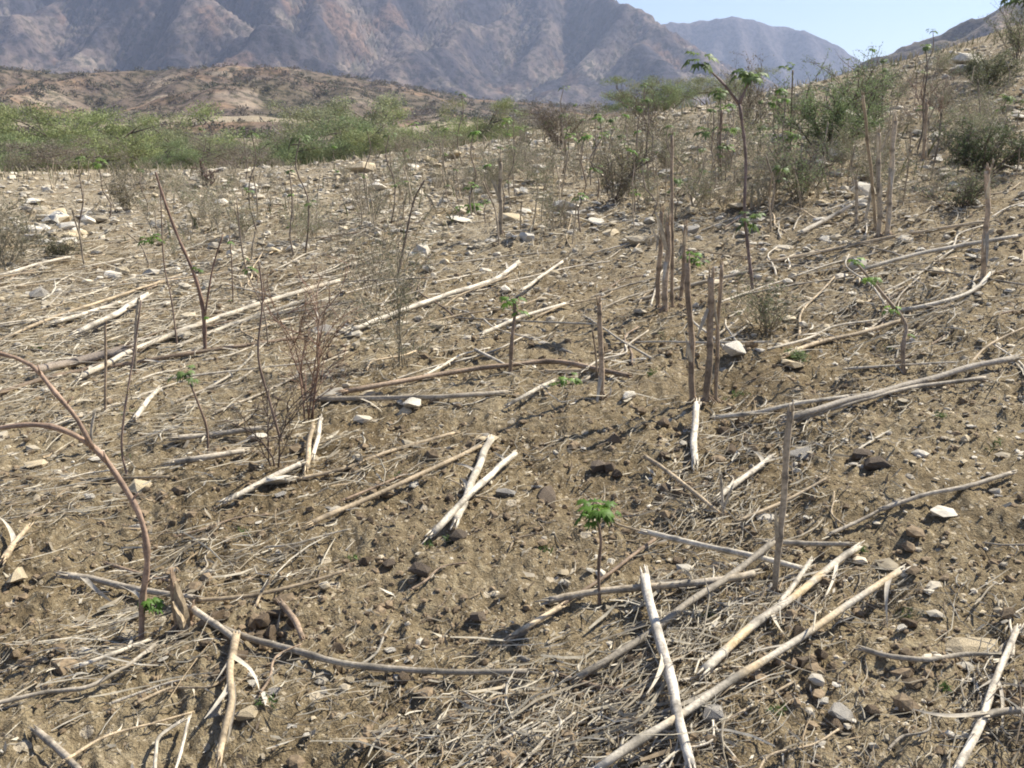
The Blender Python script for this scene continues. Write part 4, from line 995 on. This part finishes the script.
tw(372, 300, 60, 90, 'wispy weed behind the grey-green one', 4, ns=5, leaf=(.15, .16, .09), nleaf=1400, lsz=.008, col=(.25, .21, .16), thick=.003)
tw(765, 330, 60, 45, 'low dark bushy weed behind the round whitish stone', 5, ns=9, leaf=DG, nleaf=1500, lsz=.008, col=(.22, .18, .13), thick=.003)
tw(128, 212, 50, 38, 'dry grey-green tangle right of the stone heap', 6, ns=9, leaf=(.15, .14, .08), nleaf=900, lsz=.015, col=(.28, .24, .18), thick=.005)
tw(58, 258, 60, 24, 'greenish tangle at the foot of the stone heap', 7, ns=9, leaf=(.13, .13, .07), nleaf=1200, lsz=.012, col=(.24, .2, .15), thick=.004)
tw(6, 268, 55, 60, 'greyish dry grassy bush at the left border', 8, ns=12, leaf=(.20, .19, .12), nleaf=2000, lsz=.015, col=(.33, .29, .21), thick=.004, name='bush', cat='bush')
tw(825, 155, 130, 68, 'feathery green shrub on the crest right of the forked plant', 9, ns=13, leaf=MG, nleaf=14000, lsz=.014, thick=.007, droop=.02, name='shrub', cat='shrub')
tw(868, 135, 70, 62, 'light green upright sprays right of the feathery shrub', 10, ns=7, leaf=(.17, .21, .10), nleaf=6000, lsz=.014, thick=.007, name='shrub', cat='shrub')
tw(985, 178, 110, 48, 'dark dense bush casting a black shadow on the right slope', 11, ns=14, leaf=(.10, .125, .06), nleaf=12000, lsz=.013, col=(.20, .15, .12), thick=.007, name='bush', cat='bush')
tw(985, 90, 80, 40, 'hazy green bush at the top of the right slope', 12, ns=10, leaf=(.15, .16, .09), nleaf=9000, lsz=.015, thick=.006, name='bush', cat='bush')
tw(1018, 60, 50, 50, 'thin green growth at the upper right corner', 13, ns=8, leaf=(.19, .21, .11), nleaf=4500, lsz=.014, thick=.006, name='bush', cat='bush')
tw(800, 200, 70, 60, 'dark green weed below the feathery shrub', 14, ns=8, leaf=MG, nleaf=4500, lsz=.010, thick=.005)
tw(612, 205, 90, 60, 'dry greenish weed left of the brown stub cluster far back', 15, ns=9, leaf=(.16, .15, .09), nleaf=1400, lsz=.016, thick=.005)
tw(800, 420-60, 30, 15, 'tiny weed on bare soil beside the flat buff stone', 16, ns=6, leaf=MG, nleaf=200, lsz=.008, thick=.002)
tw(930, 130, 60, 50, 'reddish twiggy weed above the dark bush', 17, ns=7, col=(.25, .17, .13), thick=.005)
tw(560, 150, 80, 45, 'brownish weed clump near the far middle edge', 18, ns=9, leaf=(.17, .14, .09), nleaf=1200, lsz=.02, thick=.006)
tw(655, 140, 90, 50, 'grey-brown weed clump below the spiky green bush', 19, ns=9, leaf=(.17, .15, .10), nleaf=1200, lsz=.02, thick=.006)
tw(750, 130, 90, 50, 'dry weed clump under the far saddle', 20, ns=9, leaf=(.17, .15, .10), nleaf=1200, lsz=.02, thick=.006)
tw(960, 210, 60, 40, 'low dark weed in front of the dark bush', 21, ns=9, leaf=DG, nleaf=1000, lsz=.010, thick=.004)
tw(205, 186, 8, 24, 'dark charred snag standing alone at the far left edge of the field', 22, ns=3, col=(.17, .125, .10), thick=.022, name='snag', cat='snag')
# filler dry weeds, copies
pw = [twiggy('dry_weed', (0, 0, 0), .45, .55, 'thin dry weed among the far stubble', 300+i, ns=5, leaf=l, nleaf=500, lsz=.012, col=DR, thick=.0045, group='dry weeds in the far stubble') for i, l in enumerate([(.18, .16, .10), (.14, .15, .08), (.20, .17, .12), (.12, .14, .06)])]
uw = [False]*4
for k in range(85):
    if k < 60: px, py = rd.uniform(330, 900), rd.triangular(128, 250, 150)
    elif k < 72: px, py = rd.uniform(110, 330), rd.triangular(178, 260, 185)
    else: px, py = rd.uniform(860, 1020), rd.uniform(85, 230)
    if px > 700: py = max(py, 145-(px-700)*.2)
    i = k % 4; o = pw[i] if not uw[i] else copy_tree(pw[i]); uw[i] = True
    o.location = P(px, py); s = rd.uniform(.35, .85); o.scale = (s,)*3; o.rotation_euler = (0, 0, rd.uniform(0, 6.28)); tag(o, 'thin dry weed among the far stubble', 'weed', 'dry weeds in the far stubble')
pg = [twiggy('wispy_weed', (0, 0, 0), .5, .5, 'wispy green weed in the tangle of the upper field', 340+i, ns=5, leaf=l, nleaf=1500, lsz=.010, col=DR, thick=.0035, group='wispy green weeds of the upper field') for i, l in enumerate([(.20, .23, .11), (.16, .20, .09), (.24, .24, .14)])]
ug = [False]*3
for k in range(95):
    if k < 45: px, py = rd.uniform(700, 1022), rd.uniform(60, 215)
    elif k < 85: px, py = rd.uniform(380, 720), rd.triangular(122, 225, 140)
    else: px, py = rd.uniform(130, 420), rd.uniform(190, 270)
    if px > 620 and k < 45: py = max(py, 150-(px-700)*.32)
    i = k % 3; o = pg[i] if not ug[i] else copy_tree(pg[i]); ug[i] = True
    o.location = P(px, py); s = rd.uniform(.4, 1.1); o.scale = (s*1.1, s*1.1, s*.9); o.rotation_euler = (0, 0, rd.uniform(0, 6.28)); tag(o, 'wispy green weed in the tangle of the upper field', 'weed', 'wispy green weeds of the upper field')
# small ground weeds: green specks on the near soil
def ground_weeds():
    rng = np.random.default_rng(77); Vs = []; Ks = []
    for (cx, cy, s, n, k) in [(740, 398, .05, 60, 1.), (668, 340, .04, 30, .8), (590, 535, .02, 20, 1.), (705, 615, .03, 20, .8), (908, 618, .03, 40, .7), (945, 690, .02, 25, 1.), (860, 550, .02, 25, 1.), (270, 712, .02, 20, 1.), (245, 535, .02, 25, 1.1),
       (352, 558, .02, 20, 1.), (430, 547, .02, 22, 1.1), (450, 540, .02, 22, 1.1), (400, 475, .03, 20, .8), (655, 372, .03, 50, 1.), (130, 455, .03, 25, .9), (40, 345, .04, 40, 1.1), (115, 345, .03, 30, 1.1), (125, 415, .03, 30, .9), (775, 715, .03, 35, .8), (940, 420, .05, 40, .9), (1000, 445, .04, 30, .9), (895, 350, .04, 30, .9), (550, 555, .03, 20, .8)]:
        for q in range(max(3, n//8)):
            p = P(cx+rng.normal(0, s*150), cy+rng.normal(0, s*50))
            V, K = leaf_cloud(10, np.array(p)+np.array((0, 0, .01)), np.array((.022, .022, .012)), .009, np.array((.10, .16, .045))*k, rng, .5); Vs.append(V); Ks.append(K)
    V = np.concatenate(Vs); o = link('ground_weeds', mesh_np('ground_weeds', V, quads(len(V)//4), M_leaf, np.concatenate(Ks)))
    tag(o, 'tiny green sprouts scattered on the bare soil', 'weeds', kind='stuff')
ground_weeds()
def dry_grass():
    rng = np.random.default_rng(78); n = 9000
    X, Y, r = polar_pts(n, 9, 26, rng, 36, .6); k = fbm(X, Y, 3, .4)+rng.normal(0, .2, n)+.5*sstep(16, 22, r) > .25; X, Y, r = X[k], Y[k], r[k]; n = len(X)
    a = rng.uniform(0, 6.28, n); Lh = rng.uniform(.06, .22, n); lean = rng.uniform(.1, .7, n); z = H(X, Y)-.01; w = .004+.0004*r
    dx, dy = np.cos(a), np.sin(a)
    V = np.stack([np.stack([X-dy*w, Y+dx*w, z], 1), np.stack([X+dy*w, Y-dx*w, z], 1), np.stack([X+dx*lean*Lh*.4+dy*w*.6, Y+dy*lean*Lh*.4-dx*w*.6, z+Lh*.6], 1), np.stack([X+dx*lean*Lh, Y+dy*lean*Lh, z+Lh], 1)], 1).reshape(-1, 3)
    K = np.repeat(np.where(rng.random((n, 1)) < .3, np.array((.17, .17, .08))[None], np.array((.42, .36, .25))[None])*rng.uniform(.7, 1.1, (n, 1)), 4, 0)
    o = link('dry_grass', mesh_np('dry_grass', V, quads(n), M_straw, K)); tag(o, 'short dry grass and dead stems over the far field', 'grass', kind='stuff')
dry_grass()
# palm-like frond tips dipping in at the upper right corner: a tree standing outside the frame on the slope
def corner_tree():
    b = Vector((9.8, 15.5, 0)); b.z = Hz(b.x, b.y); root = empty('leaning_tree', b); tag(root, 'dark drooping leaves of a tree reaching into the upper right corner', 'tree'); mb = MB()
    tip = PT(1012, -4, 15.5); pts = [b-Vector((0, 0, .1)), b+Vector((.1, 0, 1.2)), b.lerp(tip, .85)+Vector((.2, 0, .55)), tip+Vector((0, 0, .03))]
    sp = spline(pts, .1); tube(mb, sp, list(np.linspace(.05, .012, len(sp))), (.16, .12, .1), 6); link('trunk', mb.mesh('trunk', M_twig, True, b), root); m2 = MB(); rd = random.Random(2)
    for k in range(12): tuft(m2, tip+Vector((rd.gauss(.1, .16), rd.gauss(0, .12), rd.gauss(0, .05))), .17, 4, LEAFD*.8, rd)
    link('crown', m2.mesh('crown', M_leaf, True, b), root)
corner_tree()

# ------------------------------------------------------------------ air
HAZE = .00022
hm = bpy.data.materials.new('air'); hm.use_nodes = True; nt = hm.node_tree; nt.nodes.clear()
out = nt.nodes.new('ShaderNodeOutputMaterial'); pv = nt.nodes.new('ShaderNodeVolumePrincipled')
pv.inputs['Color'].default_value = (.62, .74, 1., 1); pv.inputs['Density'].default_value = HAZE; pv.inputs['Anisotropy'].default_value = .3
nt.links.new(pv.outputs[0], out.inputs['Volume'])
bm = bmesh.new(); bmesh.ops.create_cube(bm, size=1); me = bpy.data.meshes.new('haze'); bm.to_mesh(me); bm.free(); me.materials.append(hm)
hz = link('haze', me); hz.scale = (5600, 5600, 620); hz.location = (0, 0, 620/2-40); tag(hz, 'thin blue daytime haze in front of the mountains', 'haze', kind='stuff')

# ------------------------------------------------------------------ light
SUN_EL = R(47); SUN_AZ = R(60)        # azimuth measured from +Y towards +X
w = bpy.data.worlds.new('World'); scene.world = w; w.use_nodes = True; nt = w.node_tree
sky = nt.nodes.new('ShaderNodeTexSky'); sky.sky_type = 'NISHITA'; sky.sun_disc = False; sky.sun_elevation = SUN_EL; sky.sun_rotation = SUN_AZ
sky.air_density = 1.0; sky.dust_density = .1; sky.ozone_density = 2.0; sky.altitude = 300
nt.links.new(mix(nt, sky.outputs[0], (.90, .90, 1.06), 1., 'MULTIPLY'), nt.nodes['Background'].inputs[0]); nt.nodes['Background'].inputs[1].default_value = .065
sd = bpy.data.lights.new('sun', 'SUN'); sd.energy = 5.0; sd.angle = R(.5); sd.color = (1, .94, .83)
so = bpy.data.objects.new('sun', sd); C.objects.link(so)
dirv = Vector((math.sin(SUN_AZ)*math.cos(SUN_EL), math.cos(SUN_AZ)*math.cos(SUN_EL), math.sin(SUN_EL)))
so.rotation_euler = dirv.to_track_quat('Z', 'Y').to_euler()
vs = scene.view_settings; vs.view_transform = 'Standard'; vs.look = 'None'; vs.exposure = .98; vs.gamma = 1; vs.use_curve_mapping = False
cy = scene.cycles; cy.use_denoising = True; cy.max_bounces = 6; cy.volume_bounces = 1; cy.transparent_max_bounces = 8
scene.render.film_transparent = False; cy.filter_width = 1.9 if hasattr(cy, 'filter_width') else 1.5
